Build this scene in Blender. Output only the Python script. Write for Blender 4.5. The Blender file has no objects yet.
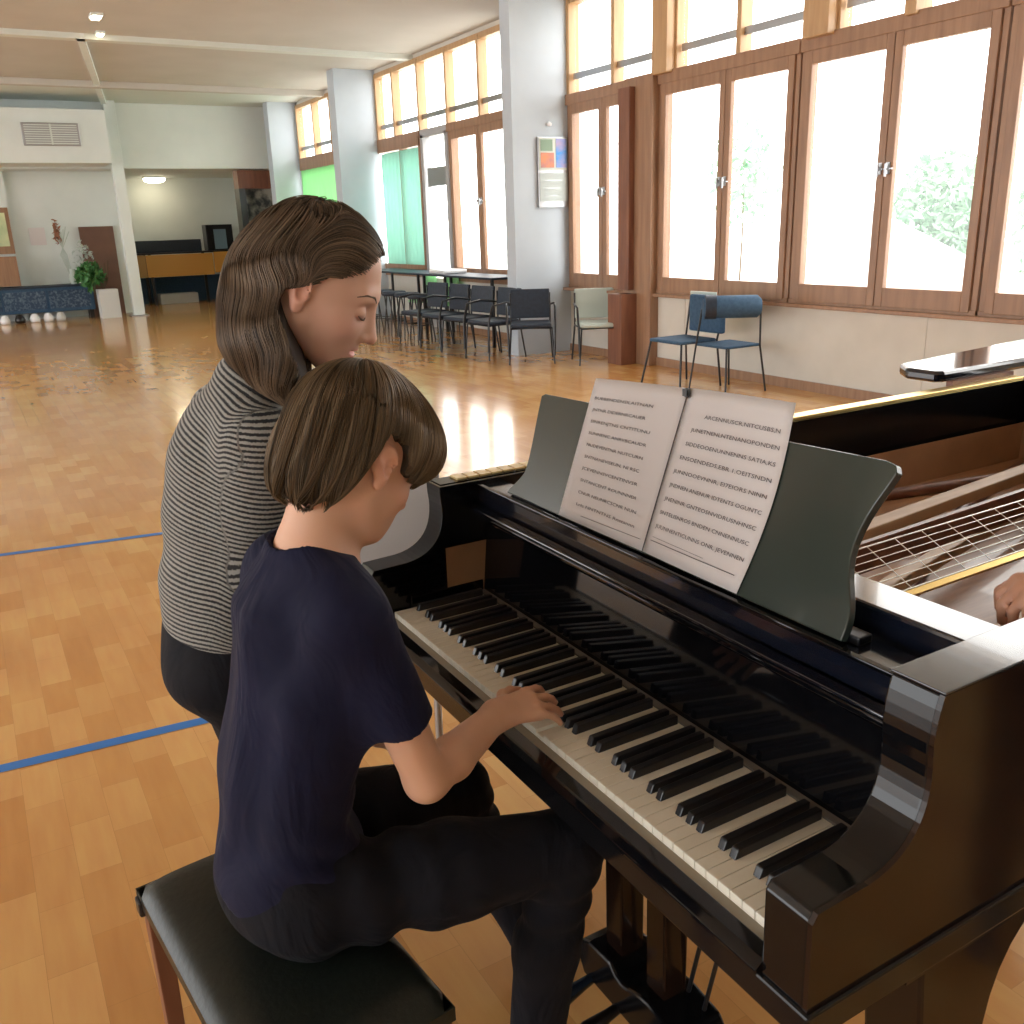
WORLD_S=1.0; EXPO=0.78
import bpy, math, random
import numpy as np
from mathutils import Vector, Matrix
random.seed(7); RNG = np.random.default_rng(11)
SC = bpy.context.scene; COL = SC.collection
PI = math.pi
V3 = lambda *a: np.array(a, float)
def nrm(v):
    v = np.array(v, float); return v/np.linalg.norm(v)

# ------------------------------------------------------------ materials
def mat(name, col=(.5,.5,.5), rough=.5, metal=0., coat=0., spec=.5, emit=None, estr=0.):
    m = bpy.data.materials.new(name); m.use_nodes = True
    b = m.node_tree.nodes['Principled BSDF']
    b.inputs['Base Color'].default_value = (*col, 1); b.inputs['Roughness'].default_value = rough
    b.inputs['Metallic'].default_value = metal; b.inputs['Coat Weight'].default_value = coat
    b.inputs['Coat Roughness'].default_value = .03
    b.inputs['Specular IOR Level'].default_value = spec
    if emit: b.inputs['Emission Color'].default_value = (*emit, 1); b.inputs['Emission Strength'].default_value = estr
    return m
def nd(m, t, **kw):
    n = m.node_tree.nodes.new(t)
    for k, v in kw.items():
        if k in n.inputs: n.inputs[k].default_value = v
        else: setattr(n, k, v)
    return n
def lk(m, a, ao, b, bi): m.node_tree.links.new(a.outputs[ao], b.inputs[bi])
def bsdf(m): return m.node_tree.nodes['Principled BSDF']
def noise_col(m, c1, c2, scale=8, stretch=(1,1,1), detail=4, coord='Object', bump=0., lo=.3, hi=.7):
    tc = nd(m,'ShaderNodeTexCoord'); mp = nd(m,'ShaderNodeMapping'); mp.inputs['Scale'].default_value = stretch
    nz = nd(m,'ShaderNodeTexNoise'); nz.inputs['Scale'].default_value = scale; nz.inputs['Detail'].default_value = detail
    cr = nd(m,'ShaderNodeValToRGB'); cr.color_ramp.elements[0].color = (*c1,1); cr.color_ramp.elements[1].color = (*c2,1)
    cr.color_ramp.elements[0].position = lo; cr.color_ramp.elements[1].position = hi
    lk(m,tc,coord,mp,'Vector'); lk(m,mp,'Vector',nz,'Vector'); lk(m,nz,'Fac',cr,'Fac'); lk(m,cr,'Color',bsdf(m),'Base Color')
    if bump:
        bp = nd(m,'ShaderNodeBump'); bp.inputs['Strength'].default_value = bump; bp.inputs['Distance'].default_value = .01
        lk(m,nz,'Fac',bp,'Height'); lk(m,bp,'Normal',bsdf(m),'Normal')
    return m
M = {}
M['plaster'] = noise_col(mat('plaster', rough=.75), (.62,.60,.54), (.68,.66,.60), 3, bump=.05)
M['plaster_white'] = noise_col(mat('plaster_white', rough=.7), (.73,.79,.77), (.78,.83,.81), 2)
M['column_paint'] = noise_col(mat('column_paint', rough=.55), (.50,.57,.64), (.55,.62,.69), 2)
M['ceiling_shaded'] = noise_col(mat('ceiling_shaded', rough=.8), (.56,.54,.49), (.60,.58,.53), 1.5)  # near ceiling is white too; its shade is put into this beige
M['ceiling_white'] = mat('ceiling_white', (.70,.74,.69), .7)
M['wood_window'] = noise_col(mat('wood_window', rough=.38), (.27,.15,.088), (.38,.22,.13), 3, (6,6,.6), 5, bump=.05)
M['wood_window_light'] = noise_col(mat('wood_window_light', rough=.4), (.45,.27,.13), (.55,.35,.18), 3, (6,6,.6), 5)
M['wood_dark'] = noise_col(mat('wood_dark', rough=.4), (.16,.06,.035), (.26,.11,.06), 3, (5,5,.5), 5)
M['metal_dark'] = mat('metal_dark', (.05,.05,.055), .35, 1)
M['metal_grey'] = mat('metal_grey', (.45,.46,.48), .35, 1)
M['chrome'] = mat('chrome', (.8,.8,.8), .15, 1)
M['brass'] = mat('brass', (.80,.58,.22), .3, 1)
M['plate_gold']=mat('plate_gold',(.80,.62,.28),.35)
M['black_paint'] = mat('black_paint', (.012,.012,.014), .3)
M['lacquer'] = mat('lacquer', (.004,.004,.005), .06, spec=.42)
M['lacquer_soft'] = mat('lacquer_soft', (.006,.006,.007), .16, spec=.4)
M['lacquer_top'] = mat('lacquer_top', (.006,.008,.016), .12, spec=.8, coat=.35)
M['lacquer_brown'] = noise_col(mat('lacquer_brown', rough=.14, spec=.3), (.014,.007,.005), (.022,.011,.007), 2, (1,1,6))
M['lacquer_green'] = mat('lacquer_green', (.035,.048,.040), .25, coat=.25)
M['white_key'] = noise_col(mat('white_key', rough=.25, coat=.3), (.82,.77,.64), (.88,.83,.71), 20)
M['black_key'] = mat('black_key', (.008,.008,.010), .32, coat=.1)
M['felt_grey'] = mat('felt_grey', (.20,.18,.16), .9)
M['key_front_shade'] = mat('key_front_shade', (.30,.26,.20), .5)  # tan holds the shade on the white key fronts
M['sound_wood'] = noise_col(mat('sound_wood', rough=.35, coat=.2), (.34,.17,.085), (.48,.26,.13), 4, (1,12,1), 4)
M['strut_wood'] = noise_col(mat('strut_wood', rough=.45), (.42,.26,.13), (.55,.36,.20), 4, (1,9,1), 4)
M['string'] = mat('string', (.85,.82,.75), .3, 1)
M['leather'] = noise_col(mat('leather', rough=.36, spec=.35), (.010,.014,.012), (.015,.020,.017), 90, bump=.08)
M['paper'] = mat('paper', (.74,.70,.70), .7)
M['ink'] = mat('ink', (.10,.09,.10), .8)
M['blue_line'] = mat('blue_line', (.03,.20,.62), .35)
M['fabric_blue'] = noise_col(mat('fabric_blue', rough=.8), (.030,.075,.14), (.05,.11,.19), 30, bump=.1)
M['fabric_navy'] = noise_col(mat('fabric_navy', rough=.55), (.012,.02,.035), (.02,.035,.06), 30)
M['plastic_pale'] = mat('plastic_pale', (.52,.60,.55), .4)
M['plastic_white'] = mat('plastic_white', (.90,.91,.94), .25, coat=.3)
M['plastic_grey'] = mat('plastic_grey', (.42,.42,.43), .4)
M['laminate_orange'] = mat('laminate_orange', (.66,.34,.07), .35)
M['box_white'] = mat('box_white', (.62,.63,.62), .6)
M['door_brown'] = noise_col(mat('door_brown', rough=.5), (.14,.07,.05), (.18,.09,.06), 4)
M['screen'] = mat('screen', (.02,.025,.03), .1, coat=.5)
M['lamp'] = mat('lamp', (1,.9,.7), .5, emit=(1,.85,.6), estr=9)
M['green_glass'] = mat('curtain_green', (.46,.70,.62), .8)
M['green_bright'] = mat('curtain_bright_green', (.42,.70,.42), .8)
M['leaf'] = noise_col(mat('leaf', rough=.6), (.16,.36,.22), (.42,.60,.42), 2)
M['leaf_dark'] = noise_col(mat('leaf_dark', rough=.6), (.03,.14,.03), (.08,.25,.07), 20)
M['dry'] = mat('dried_flower', (.35,.16,.09), .8)
M['bark'] = mat('bark', (.12,.08,.05), .9)
M['terrace'] = mat('terrace', (.75,.75,.72), .8)
M['sky_blue_panel'] = mat('blue_panel', (.05,.45,.65), .6)
for k in ('green_glass','green_bright'):
    m = M[k]; tr = nd(m,'ShaderNodeBsdfTranslucent'); tr.inputs['Color'].default_value = bsdf(m).inputs['Base Color'].default_value
    mx = nd(m,'ShaderNodeMixShader'); mx.inputs['Fac'].default_value = .6
    out = [n for n in m.node_tree.nodes if n.type=='OUTPUT_MATERIAL'][0]
    lk(m,bsdf(m),'BSDF',mx,1); lk(m,tr,'BSDF',mx,2); lk(m,mx,'Shader',out,'Surface')
g = bpy.data.materials.new('window_glass'); g.use_nodes = True; g.node_tree.nodes.remove(g.node_tree.nodes['Principled BSDF'])
t_ = nd(g,'ShaderNodeBsdfTransparent'); gl = nd(g,'ShaderNodeBsdfGlossy'); gl.inputs['Roughness'].default_value = .02
mx = nd(g,'ShaderNodeMixShader'); mx.inputs['Fac'].default_value = .06
out = [n for n in g.node_tree.nodes if n.type=='OUTPUT_MATERIAL'][0]
lk(g,t_,'BSDF',mx,1); lk(g,gl,'BSDF',mx,2); lk(g,mx,'Shader',out,'Surface'); M['glass'] = g
# parquet
m = mat('parquet', rough=.16, coat=.35); M['parquet'] = m; m.node_tree.nodes['Principled BSDF'].inputs['Coat Roughness'].default_value = .08
tc = nd(m,'ShaderNodeTexCoord'); mp = nd(m,'ShaderNodeMapping'); mp.inputs['Rotation'].default_value = (0,0,PI/2)
br = nd(m,'ShaderNodeTexBrick'); br.offset = .37; br.squash = 1
for k, v in {'Scale':1.,'Mortar Size':.0005,'Mortar Smooth':.3,'Brick Width':.25,'Row Height':.105,'Color1':(.62,.305,.095,1),'Color2':(.77,.45,.165,1),'Mortar':(.50,.25,.085,1),'Bias':-.1}.items(): br.inputs[k].default_value = v
n1 = nd(m,'ShaderNodeTexNoise'); n1.inputs['Scale'].default_value = 1.1; n1.inputs['Detail'].default_value = 3
mp2 = nd(m,'ShaderNodeMapping'); mp2.inputs['Scale'].default_value = (14,1.6,1)
n2 = nd(m,'ShaderNodeTexNoise'); n2.inputs['Scale'].default_value = 2; n2.inputs['Detail'].default_value = 6
mm = nd(m,'ShaderNodeMix'); mm.data_type = 'RGBA'; mm.blend_type = 'OVERLAY'; mm.inputs[0].default_value = .35
m3 = nd(m,'ShaderNodeMix'); m3.data_type = 'RGBA'; m3.blend_type = 'OVERLAY'; m3.inputs[0].default_value = .20
lk(m,tc,'Object',mp,'Vector'); lk(m,mp,'Vector',br,'Vector'); lk(m,tc,'Object',n1,'Vector'); lk(m,tc,'Object',mp2,'Vector'); lk(m,mp2,'Vector',n2,'Vector')
m.node_tree.links.new(br.outputs['Color'], mm.inputs[6]); m.node_tree.links.new(n1.outputs['Fac'], mm.inputs[7])
m.node_tree.links.new(mm.outputs[2], m3.inputs[6]); m.node_tree.links.new(n2.outputs['Fac'], m3.inputs[7])
m.node_tree.links.new(m3.outputs[2], bsdf(m).inputs['Base Color'])
rr = nd(m,'ShaderNodeMapRange'); rr.inputs['To Min'].default_value = .16; rr.inputs['To Max'].default_value = .20
lk(m,n1,'Fac',rr,'Value'); lk(m,rr,'Result',bsdf(m),'Roughness')
n3 = nd(m,'ShaderNodeTexNoise'); n3.inputs['Scale'].default_value = 9; n3.inputs['Detail'].default_value = 1
bp = nd(m,'ShaderNodeBump'); bp.inputs['Strength'].default_value = .02; bp.inputs['Distance'].default_value = .01
lk(m,tc,'Object',n3,'Vector'); lk(m,n3,'Fac',bp,'Height')

# ------------------------------------------------------------ mesh builder
class MB:
    def __init__(s): s.v=[]; s.f=[]; s.smooth=[]
    def add(s, vs, fs, sm=False):
        o=len(s.v); s.v += [tuple(map(float,p)) for p in vs]; s.f += [tuple(i+o for i in f) for f in fs]; s.smooth += [sm]*len(fs); return s
    def box(s,x0,x1,y0,y1,z0,z1):
        x0,x1=min(x0,x1),max(x0,x1); y0,y1=min(y0,y1),max(y0,y1); z0,z1=min(z0,z1),max(z0,z1)
        return s.add([(x0,y0,z0),(x1,y0,z0),(x1,y1,z0),(x0,y1,z0),(x0,y0,z1),(x1,y0,z1),(x1,y1,z1),(x0,y1,z1)],
            [(0,3,2,1),(4,5,6,7),(0,1,5,4),(1,2,6,5),(2,3,7,6),(3,0,4,7)])
    def prism(s, poly, a, b, axis='y', sm=False):
        # poly 2D; axis y -> (x,z) profile; axis z -> (x,y); axis x -> (y,z)
        n=len(poly)
        def P(p,t): return (p[0],t,p[1]) if axis=='y' else ((p[0],p[1],t) if axis=='z' else (t,p[0],p[1]))
        ar=sum(poly[i][0]*poly[(i+1)%n][1]-poly[(i+1)%n][0]*poly[i][1] for i in range(n))
        vs=[P(p,a) for p in poly]+[P(p,b) for p in poly]
        fs=[tuple(range(n)),tuple(range(2*n-1,n-1,-1))]+[(i,i+n,(i+1)%n+n,(i+1)%n) for i in range(n)]
        flip=(ar>0)==(b>a)
        if axis=='y': flip=not flip
        if flip: fs=[f[::-1] for f in fs]
        o=len(s.f); s.add(vs,fs)
        if sm:
            for i in range(o+2,len(s.f)): s.smooth[i]=True
        return s
    def tube(s, pts, r, seg=8, caps=True):
        pts=[np.array(p,float) for p in pts]; n=len(pts); rs=r if hasattr(r,'__len__') else [r]*n
        t=[nrm(pts[min(i+1,n-1)]-pts[max(i-1,0)]) for i in range(n)]
        a=np.cross(t[0],(0,0,1)); 
        if np.linalg.norm(a)<1e-3: a=np.cross(t[0],(1,0,0))
        a=nrm(a); vs=[]
        for i in range(n):
            a=nrm(a-t[i]*a.dot(t[i])); b=np.cross(t[i],a)
            for k in range(seg): vs.append(pts[i]+rs[i]*(a*math.cos(2*PI*k/seg)+b*math.sin(2*PI*k/seg)))
        fs=[(i*seg+k,i*seg+(k+1)%seg,(i+1)*seg+(k+1)%seg,(i+1)*seg+k) for i in range(n-1) for k in range(seg)]
        o=len(s.f); s.add(vs,fs,True)
        if caps: s.add(vs[:seg],[tuple(range(seg))[::-1]]); s.add(vs[-seg:],[tuple(range(seg))])
        return s
    def lathe(s, prof, c=(0,0,0), seg=24):
        vs=[(c[0]+r*math.cos(2*PI*k/seg),c[1]+r*math.sin(2*PI*k/seg),c[2]+z) for r,z in prof for k in range(seg)]
        fs=[(i*seg+k,i*seg+(k+1)%seg,(i+1)*seg+(k+1)%seg,(i+1)*seg+k) for i in range(len(prof)-1) for k in range(seg)]
        s.add(vs,fs,True); s.add(vs[:seg],[tuple(range(seg))[::-1]]); s.add(vs[-seg:],[tuple(range(seg))]); return s
    def rotz(s,c,a):
        ca,sa=math.cos(a),math.sin(a); s.v=[(c[0]+(x-c[0])*ca-(y-c[1])*sa,c[1]+(x-c[0])*sa+(y-c[1])*ca,z) for x,y,z in s.v]; return s
def wloc(o):
    v=Vector((0,0,0))
    while o is not None: v+=o.location; o=o.parent
    return v
def link(name, me, parent=None):
    o=bpy.data.objects.new(name,me); COL.objects.link(o)
    if parent is not None: o.parent=parent
    return o
def obj(name, mb, m, parent=None, bev=0., seg=2, sub=0):
    L=wloc(parent); me=bpy.data.meshes.new(name)
    me.from_pydata([(x-L.x,y-L.y,z-L.z) for x,y,z in mb.v],[],mb.f)
    me.polygons.foreach_set('use_smooth',mb.smooth); me.update()
    me.materials.append(M[m] if isinstance(m,str) else m)
    o=link(name,me,parent)
    if bev:
        b=o.modifiers.new('bevel','BEVEL'); b.width=bev; b.segments=seg; b.limit_method='ANGLE'; b.angle_limit=.6; b.harden_normals=False
    return o
def tag(o,label=None,cat=None,group=None,kind=None):
    for k,v in (('label',label),('category',cat),('group',group),('kind',kind)):
        if v: o[k]=v
    return o
def thing(name,loc,label,cat,group=None,rz=0):
    o=bpy.data.objects.new(name,None); COL.objects.link(o); o.location=loc; o.rotation_euler=(0,0,rz); o.empty_display_size=.1
    return tag(o,label,cat,group)
def struct(name,mb,m,**k): return tag(obj(name,mb,m,**k),kind='structure')
def copy_tree(o,parent=None):
    c=o.copy(); COL.objects.link(c); c.parent=parent
    for ch in list(o.children): copy_tree(ch,c)
    return c
def np_mesh(name, verts, quads, m, parent=None, smooth=True, attrs=None):
    L=wloc(parent); verts=np.asarray(verts,np.float32)-np.array(L,np.float32)
    quads=np.asarray(quads,np.int32); me=bpy.data.meshes.new(name); nq,k=quads.shape
    me.vertices.add(len(verts)); me.vertices.foreach_set('co',verts.ravel())
    me.loops.add(nq*k); me.loops.foreach_set('vertex_index',quads.ravel())
    me.polygons.add(nq); me.polygons.foreach_set('loop_start',np.arange(0,nq*k,k,dtype=np.int32))
    me.polygons.foreach_set('use_smooth',np.full(nq,smooth)); me.update(calc_edges=True); me.validate()
    for an,av in (attrs or {}).items():
        if av.ndim==1:
            at=me.attributes.new(an,'FLOAT','POINT'); at.data.foreach_set('value',av.astype(np.float32))
        else:
            at=me.attributes.new(an,'FLOAT_COLOR','POINT'); c4=np.ones((len(av),4),np.float32); c4[:,:3]=av; at.data.foreach_set('color',c4.ravel())
    me.materials.append(M[m] if isinstance(m,str) else m)
    return link(name,me,parent)
def bez(*p, n=10):
    out=[]
    for i in range(n+1):
        t=i/n; q=[np.array(a,float) for a in p]
        while len(q)>1: q=[q[j]*(1-t)+q[j+1]*t for j in range(len(q)-1)]
        out.append(tuple(q[0]))
    return out

# ------------------------------------------------------------ signed distance modelling
def smin(a,b,k):
    h=np.maximum(k-np.abs(a-b),0)/k; return np.minimum(a,b)-h*h*k*.25
def smax(a,b,k): return -smin(-a,-b,k)
def cone(P,a,b,ra,rb):
    a=np.asarray(a,float); b=np.asarray(b,float); ab=b-a; t=np.clip((P-a)@ab/ab.dot(ab),0,1)
    return np.linalg.norm(P-a-t[:,None]*ab,axis=1)-(ra+(rb-ra)*t)
def ell(P,c,r,R=None):
    q=P-np.asarray(c,float)
    if R is not None: q=q@R
    r=np.asarray(r,float); k0=np.linalg.norm(q/r,axis=1); k1=np.linalg.norm(q/(r*r),axis=1)+1e-9
    return k0*(k0-1)/k1
def frame(f,up=(0,0,1)):
    f=nrm(f); l=nrm(np.cross(up,f)); u=np.cross(f,l); return np.stack([f,l,u],1)   # columns forward,left,up
def surface(fn, lo, hi, h, B=8):
    lo=np.array(lo,float); hi=np.array(hi,float); nb=np.ceil((hi-lo)/(h*B)).astype(int); N=nb*B+1
    g=np.stack(np.meshgrid(*[np.arange(n) for n in nb],indexing='ij'),-1).reshape(-1,3)
    cen=lo+(g*B+B/2)*h; d=fn(cen); act=np.abs(d)<B*h*.87*1.5+.004
    F=np.empty(N,np.float32); F[:]=1
    big=np.repeat(np.repeat(np.repeat(np.where(d<0,-1,1).reshape(nb).astype(np.float32),B,0),B,1),B,2)
    F[:-1,:-1,:-1]=big
    loc=np.stack(np.meshgrid(*[np.arange(B)]*3,indexing='ij'),-1).reshape(-1,3)
    ga=g[act]
    for i in range(0,len(ga),600):
        idx=(ga[i:i+600,None]*B+loc[None]).reshape(-1,3)
        F[idx[:,0],idx[:,1],idx[:,2]]=fn(lo+idx*h)
    S=F<0
    cnt=np.zeros(np.array(N)-1,np.int8)
    for dx in (0,1):
        for dy in (0,1):
            for dz in (0,1): cnt+=S[dx:N[0]-1+dx,dy:N[1]-1+dy,dz:N[2]-1+dz]
    cells=np.argwhere((cnt>0)&(cnt<8)); vid=-np.ones(cnt.shape,np.int32); vid[tuple(cells.T)]=np.arange(len(cells))
    acc=np.zeros((len(cells),3)); num=np.zeros(len(cells))
    C=[(a,b,c) for a in (0,1) for b in (0,1) for c in (0,1)]
    for a in C:
        for ax in range(3):
            if a[ax]: continue
            b=list(a); b[ax]=1
            fa=F[tuple((cells+a).T)]; fb=F[tuple((cells+b).T)]; m_=(fa<0)!=(fb<0)
            t=np.where(m_,fa/(fa-fb+1e-12),0); t=np.clip(t,0,1); p=np.tile(np.array(a,float),(len(cells),1)); p[:,ax]=t
            acc+=p*m_[:,None]; num+=m_
    verts=lo+(cells+acc/num[:,None])*h
    quads=[]
    for ax in range(3):
        u,w=[(1,2),(2,0),(0,1)][ax]
        sl=[slice(None)]*3; s2=[slice(None)]*3; sl[ax]=slice(0,-1); s2[ax]=slice(1,None)
        a=S[tuple(sl)]; b=S[tuple(s2)]
        e=np.argwhere(a!=b); ok=(e[:,u]>0)&(e[:,w]>0)&(e[:,u]<N[u]-1)&(e[:,w]<N[w]-1); e=e[ok]
        ins=a[tuple(e.T)]
        du=np.zeros(3,int); du[u]=1; dw=np.zeros(3,int); dw[w]=1
        q=np.stack([vid[tuple((e-du-dw).T)],vid[tuple((e-dw).T)],vid[tuple(e.T)],vid[tuple((e-du).T)]],1)
        q[~ins]=q[~ins][:,::-1]; quads.append(q)
    quads=np.concatenate(quads); quads=quads[(quads>=0).all(1)]
    return verts,quads
def cull(verts,quads,keep):
    q=quads[keep[quads].all(1)]; used=np.unique(q); rm=-np.ones(len(verts),np.int64); rm[used]=np.arange(len(used)); return verts[used],rm[q],used

def whole(*a):
    V,Q=surface(*a); n=len(V); lab=np.arange(n); e=np.concatenate([Q[:,[0,1]],Q[:,[1,2]],Q[:,[2,3]]])
    while True:
        m=np.minimum(lab[e[:,0]],lab[e[:,1]]); l2=lab.copy(); np.minimum.at(l2,e[:,0],m); np.minimum.at(l2,e[:,1],m); l2=l2[l2]
        if (l2==lab).all(): break
        lab=l2
    u,c=np.unique(lab,return_counts=True); V,Q,_=cull(V,Q,lab==u[c.argmax()]); return V,Q
# ============================================================ ROOM
XW=6.8; CZ=4.2
struct('floor', MB().box(-11,XW,-6,26,-.06,0),'parquet')
struct('ceiling', MB().box(-11,XW+.2,-6,18.7,CZ,CZ+.1),'ceiling_shaded')
struct('trim_1', MB().box(-11,XW,14.5,14.68,CZ-.07,CZ),'ceiling_white')
struct('trim_2', MB().box(-11,XW,18.62,18.8,CZ-.10,CZ+.1),'ceiling_shaded')
b=MB(); p0=np.array((1.97,14.5,CZ)); p1=np.array((3.12,21.2,CZ))
sd=nrm(np.cross(p1-p0,(0,0,1)))*.05
b.add([p0-sd,p0+sd,p1+sd,p1-sd,p0-sd-V3(0,0,.07),p0+sd-V3(0,0,.07),p1+sd-V3(0,0,.07),p1-sd-V3(0,0,.07)],[(0,1,2,3),(7,6,5,4),(0,4,5,1),(1,5,6,2),(2,6,7,3),(3,7,4,0)])
struct('trim_3', b,'plaster_white')
struct('ceiling', MB().box(-11,XW+.2,18.8,26,CZ,CZ+.1),'ceiling_white')
# fascia of the low recess at the far end
struct('wall_far_fascia', MB().box(3.28,XW,21.4,21.6,2.95,CZ),'plaster_white')
struct('wall_far_fascia_left', MB().box(-11,3.28,21.4,21.6,2.95,CZ),'plaster_white')
struct('ceiling', MB().box(-11,XW,21.6,26,2.95,3.0),'plaster_white')
struct('wall_far', MB().box(3.15,XW+.2,25.0,25.2,0,3.0),'plaster_white')
struct('wall_far_left', MB().box(-11,3.30,22.3,22.5,0,2.95),'plaster_white')
struct('wall_recess', MB().box(3.2,3.3,22.5,25,0,2.95),'plaster_white')
struct('wall_far_panel', MB().box(-3,1.15,22.1,22.3,0,2.95),'plaster_white')
# ventilation box
r=thing('ventilation_box',(0,20.5,2.98),'white boxed duct under the ceiling with a grey slatted vent','duct')
obj('housing',MB().box(-4,2.98,20.3,21.38,2.98,3.93),'plaster_white',r)
gr=obj('vent_grille',MB().box(1.50,2.48,20.26,20.3,3.28,3.68),'metal_grey',r,bev=.01)
b=MB()
for i in range(9): b.box(1.54,2.44,20.235,20.262,3.31+i*.040,3.325+i*.040)
b.box(1.97,2.0,20.232,20.262,3.3,3.66)
obj('slats',b,'plaster_white',gr)
# white post
r=thing('support_post',(3.2,21.2,0),'slim white steel post standing on the floor at the far recess','post')
obj('shaft',MB().box(3.09,3.31,21.1,21.3,.02,CZ),'plaster_white',r,bev=.01)
obj('foot_plate',MB().box(3.02,3.38,21.03,21.37,0,.02),'metal_grey',r)

# window wall
struct('wall_right', MB().box(XW,XW+.2,-6,25.2,0,.80),'plaster')
struct('wall_right_top', MB().box(XW,XW+.2,-6,25.2,4.12,CZ+.3),'plaster')
struct('baseboard_right', MB().box(XW-.02,XW,-6,25,0,.09),'wood_window')
b=MB()
for y in (-1,1.9,4.9,7.9): b.box(XW-.006,XW,y-.008,y+.008,.1,.8)
struct('trim_4', b,'plaster')
struct('wall_behind_camera', MB().box(-11,XW+.2,-6.2,-6,0,CZ),'plaster_white')
wn=[0]
def pane_sash(root,y0,y1,z0,z1,xf=XW-.05,handle=None,fw=.075,bw=.16,mt='wood_window'):
    b=MB(); X0,X1=xf,xf+.055
    b.box(X0,X1,y0,y0+fw,z0,z1).box(X0,X1,y1-fw,y1,z0,z1).box(X0,X1,y0+fw,y1-fw,z0,z0+bw).box(X0,X1,y0+fw,y1-fw,z1-.12,z1)
    s=obj('sash',b,mt,root,bev=.006)
    obj('pane',MB().box(X0+.022,X0+.028,y0+fw,y1-fw,z0+bw,z1-.12),'glass',s)
    if handle is not None:
        yh=y0+.035 if handle<0 else y1-.035
        h=MB().box(X0-.012,X0,yh-.018,yh+.018,1.90,1.99).box(X0-.035,X0-.012,yh-.008,yh+.008,1.93,1.96).box(X0-.042,X0-.032,yh-.009,yh+.009,1.88,1.98)
        h.box(X0-.02,X0-.005,yh-.045,yh+.045,1.935,1.945)
        obj('handle',h,'metal_grey',s)
def bay(y0,y1,splits,z0=.80,handles=True,upper=None,outer=.05):
    wn[0]+=1; r=bpy.data.objects.new('window_%d'%wn[0],None); COL.objects.link(r); r.location=(XW,(y0+y1)/2,z0); tag(r,kind='structure')
    b=MB(); b.box(XW-.03,XW+.12,y0,y0+outer,z0,3.0).box(XW-.03,XW+.12,y1-outer,y1,z0,3.0).box(XW-.04,XW+.14,y0,y1,z0-.02,z0+.05).box(XW-.06,XW+.14,y0,y1,2.96,3.08)
    obj('window_frame',b,'wood_window',r,bev=.005)
    e=[y0+outer]+list(splits)+[y1-outer]
    for i in range(len(e)-1): pane_sash(r,e[i]+.004,e[i+1]-.004,z0+.03,2.97,handle=(-1 if i%2 else 1) if handles else None)
    return r
def upper_bay(y0,y1,posts,wide=.06,mt='wood_window_light'):
    wn[0]+=1; r=bpy.data.objects.new('window_%d'%wn[0],None); COL.objects.link(r); r.location=(XW,(y0+y1)/2,3.08); tag(r,kind='structure')
    b=MB(); b.box(XW-.02,XW+.12,y0,y1,4.06,4.14)
    for y in [y0+.03]+list(posts)+[y1-.03]: b.box(XW-.03,XW+.12,y-wide/2,y+wide/2,3.08,4.12)
    obj('window_frame',b,mt,r,bev=.005)
    e=[y0+.06]+list(posts)+[y1-.06]
    for i in range(len(e)-1):
        bb=MB().box(XW+.02,XW+.05,e[i]+.02,e[i+1]-.02,3.24,3.31)
        obj('transom_bar',bb,'metal_grey',r)
        obj('pane',MB().box(XW+.05,XW+.056,e[i]+.02,e[i+1]-.02,3.09,4.08),'glass',r)
bay(2.42,4.44,[3.43]); bay(4.46,6.38,[5.405]); bay(6.40,8.36,[7.33])
bay(-.8,1.2,[.2]); bay(8.86,10.12,[9.35+.02]); 
bay(11.50,13.36,[12.38])
upper_bay(-1,2.0,[.5]); upper_bay(2.0,5.3,[3.6]); upper_bay(5.3,6.05,[]);upper_bay(6.05,8.15,[7.2]); upper_bay(8.15,10.13,[9.2])
upper_bay(11.45,16.1,[12.36,13.38,14.37,15.35]); upper_bay(16.5,20.45,[17.4,18.4,19.4])
# deep posts of the upper row
struct('trim_5', MB().box(XW-.14,XW+.1,6.02,6.30,3.05,CZ).box(XW-.14,XW+.1,8.12,8.36,3.05,CZ).box(XW-.1,XW+.1,5.2,5.3,3.05,CZ),'wood_window_light',bev=.006)
struct('trim_6', MB().box(XW-.12,XW+.1,8.36,8.86,.0,3.08),'wood_window',bev=.008)
struct('trim_7', MB().box(XW-.20,XW-.12,8.66,8.86,.84,2.98),'wood_dark',bev=.004)
struct('trim_8', MB().box(XW-.34,XW-.12,8.60,8.86,0,.80),'wood_dark',bev=.004)
struct('trim_9', MB().box(XW-.09,XW+.02,-1,8.36,.775,.81),'wood_window',bev=.006)
struct('trim_10', MB().box(XW-.12,XW+.02,8.86,10.13,.775,.81),'wood_window',bev=.006)
struct('wall_right_infill', MB().box(XW,XW+.2,10.1,11.5,.8,4.2),'column_paint')
struct('trim_11', MB().box(XW-.05,XW+.1,11.38,11.52,0,4.15),'wood_dark')
struct('wall_right_end', MB().box(XW,XW+.2,20.4,25.2,.8,4.2),'plaster_white')
struct('wall_right_near', MB().box(XW,XW+.2,-6,-1,.8,4.2).box(XW,XW+.2,1.2,2.42,.8,3.05),'plaster')
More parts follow.
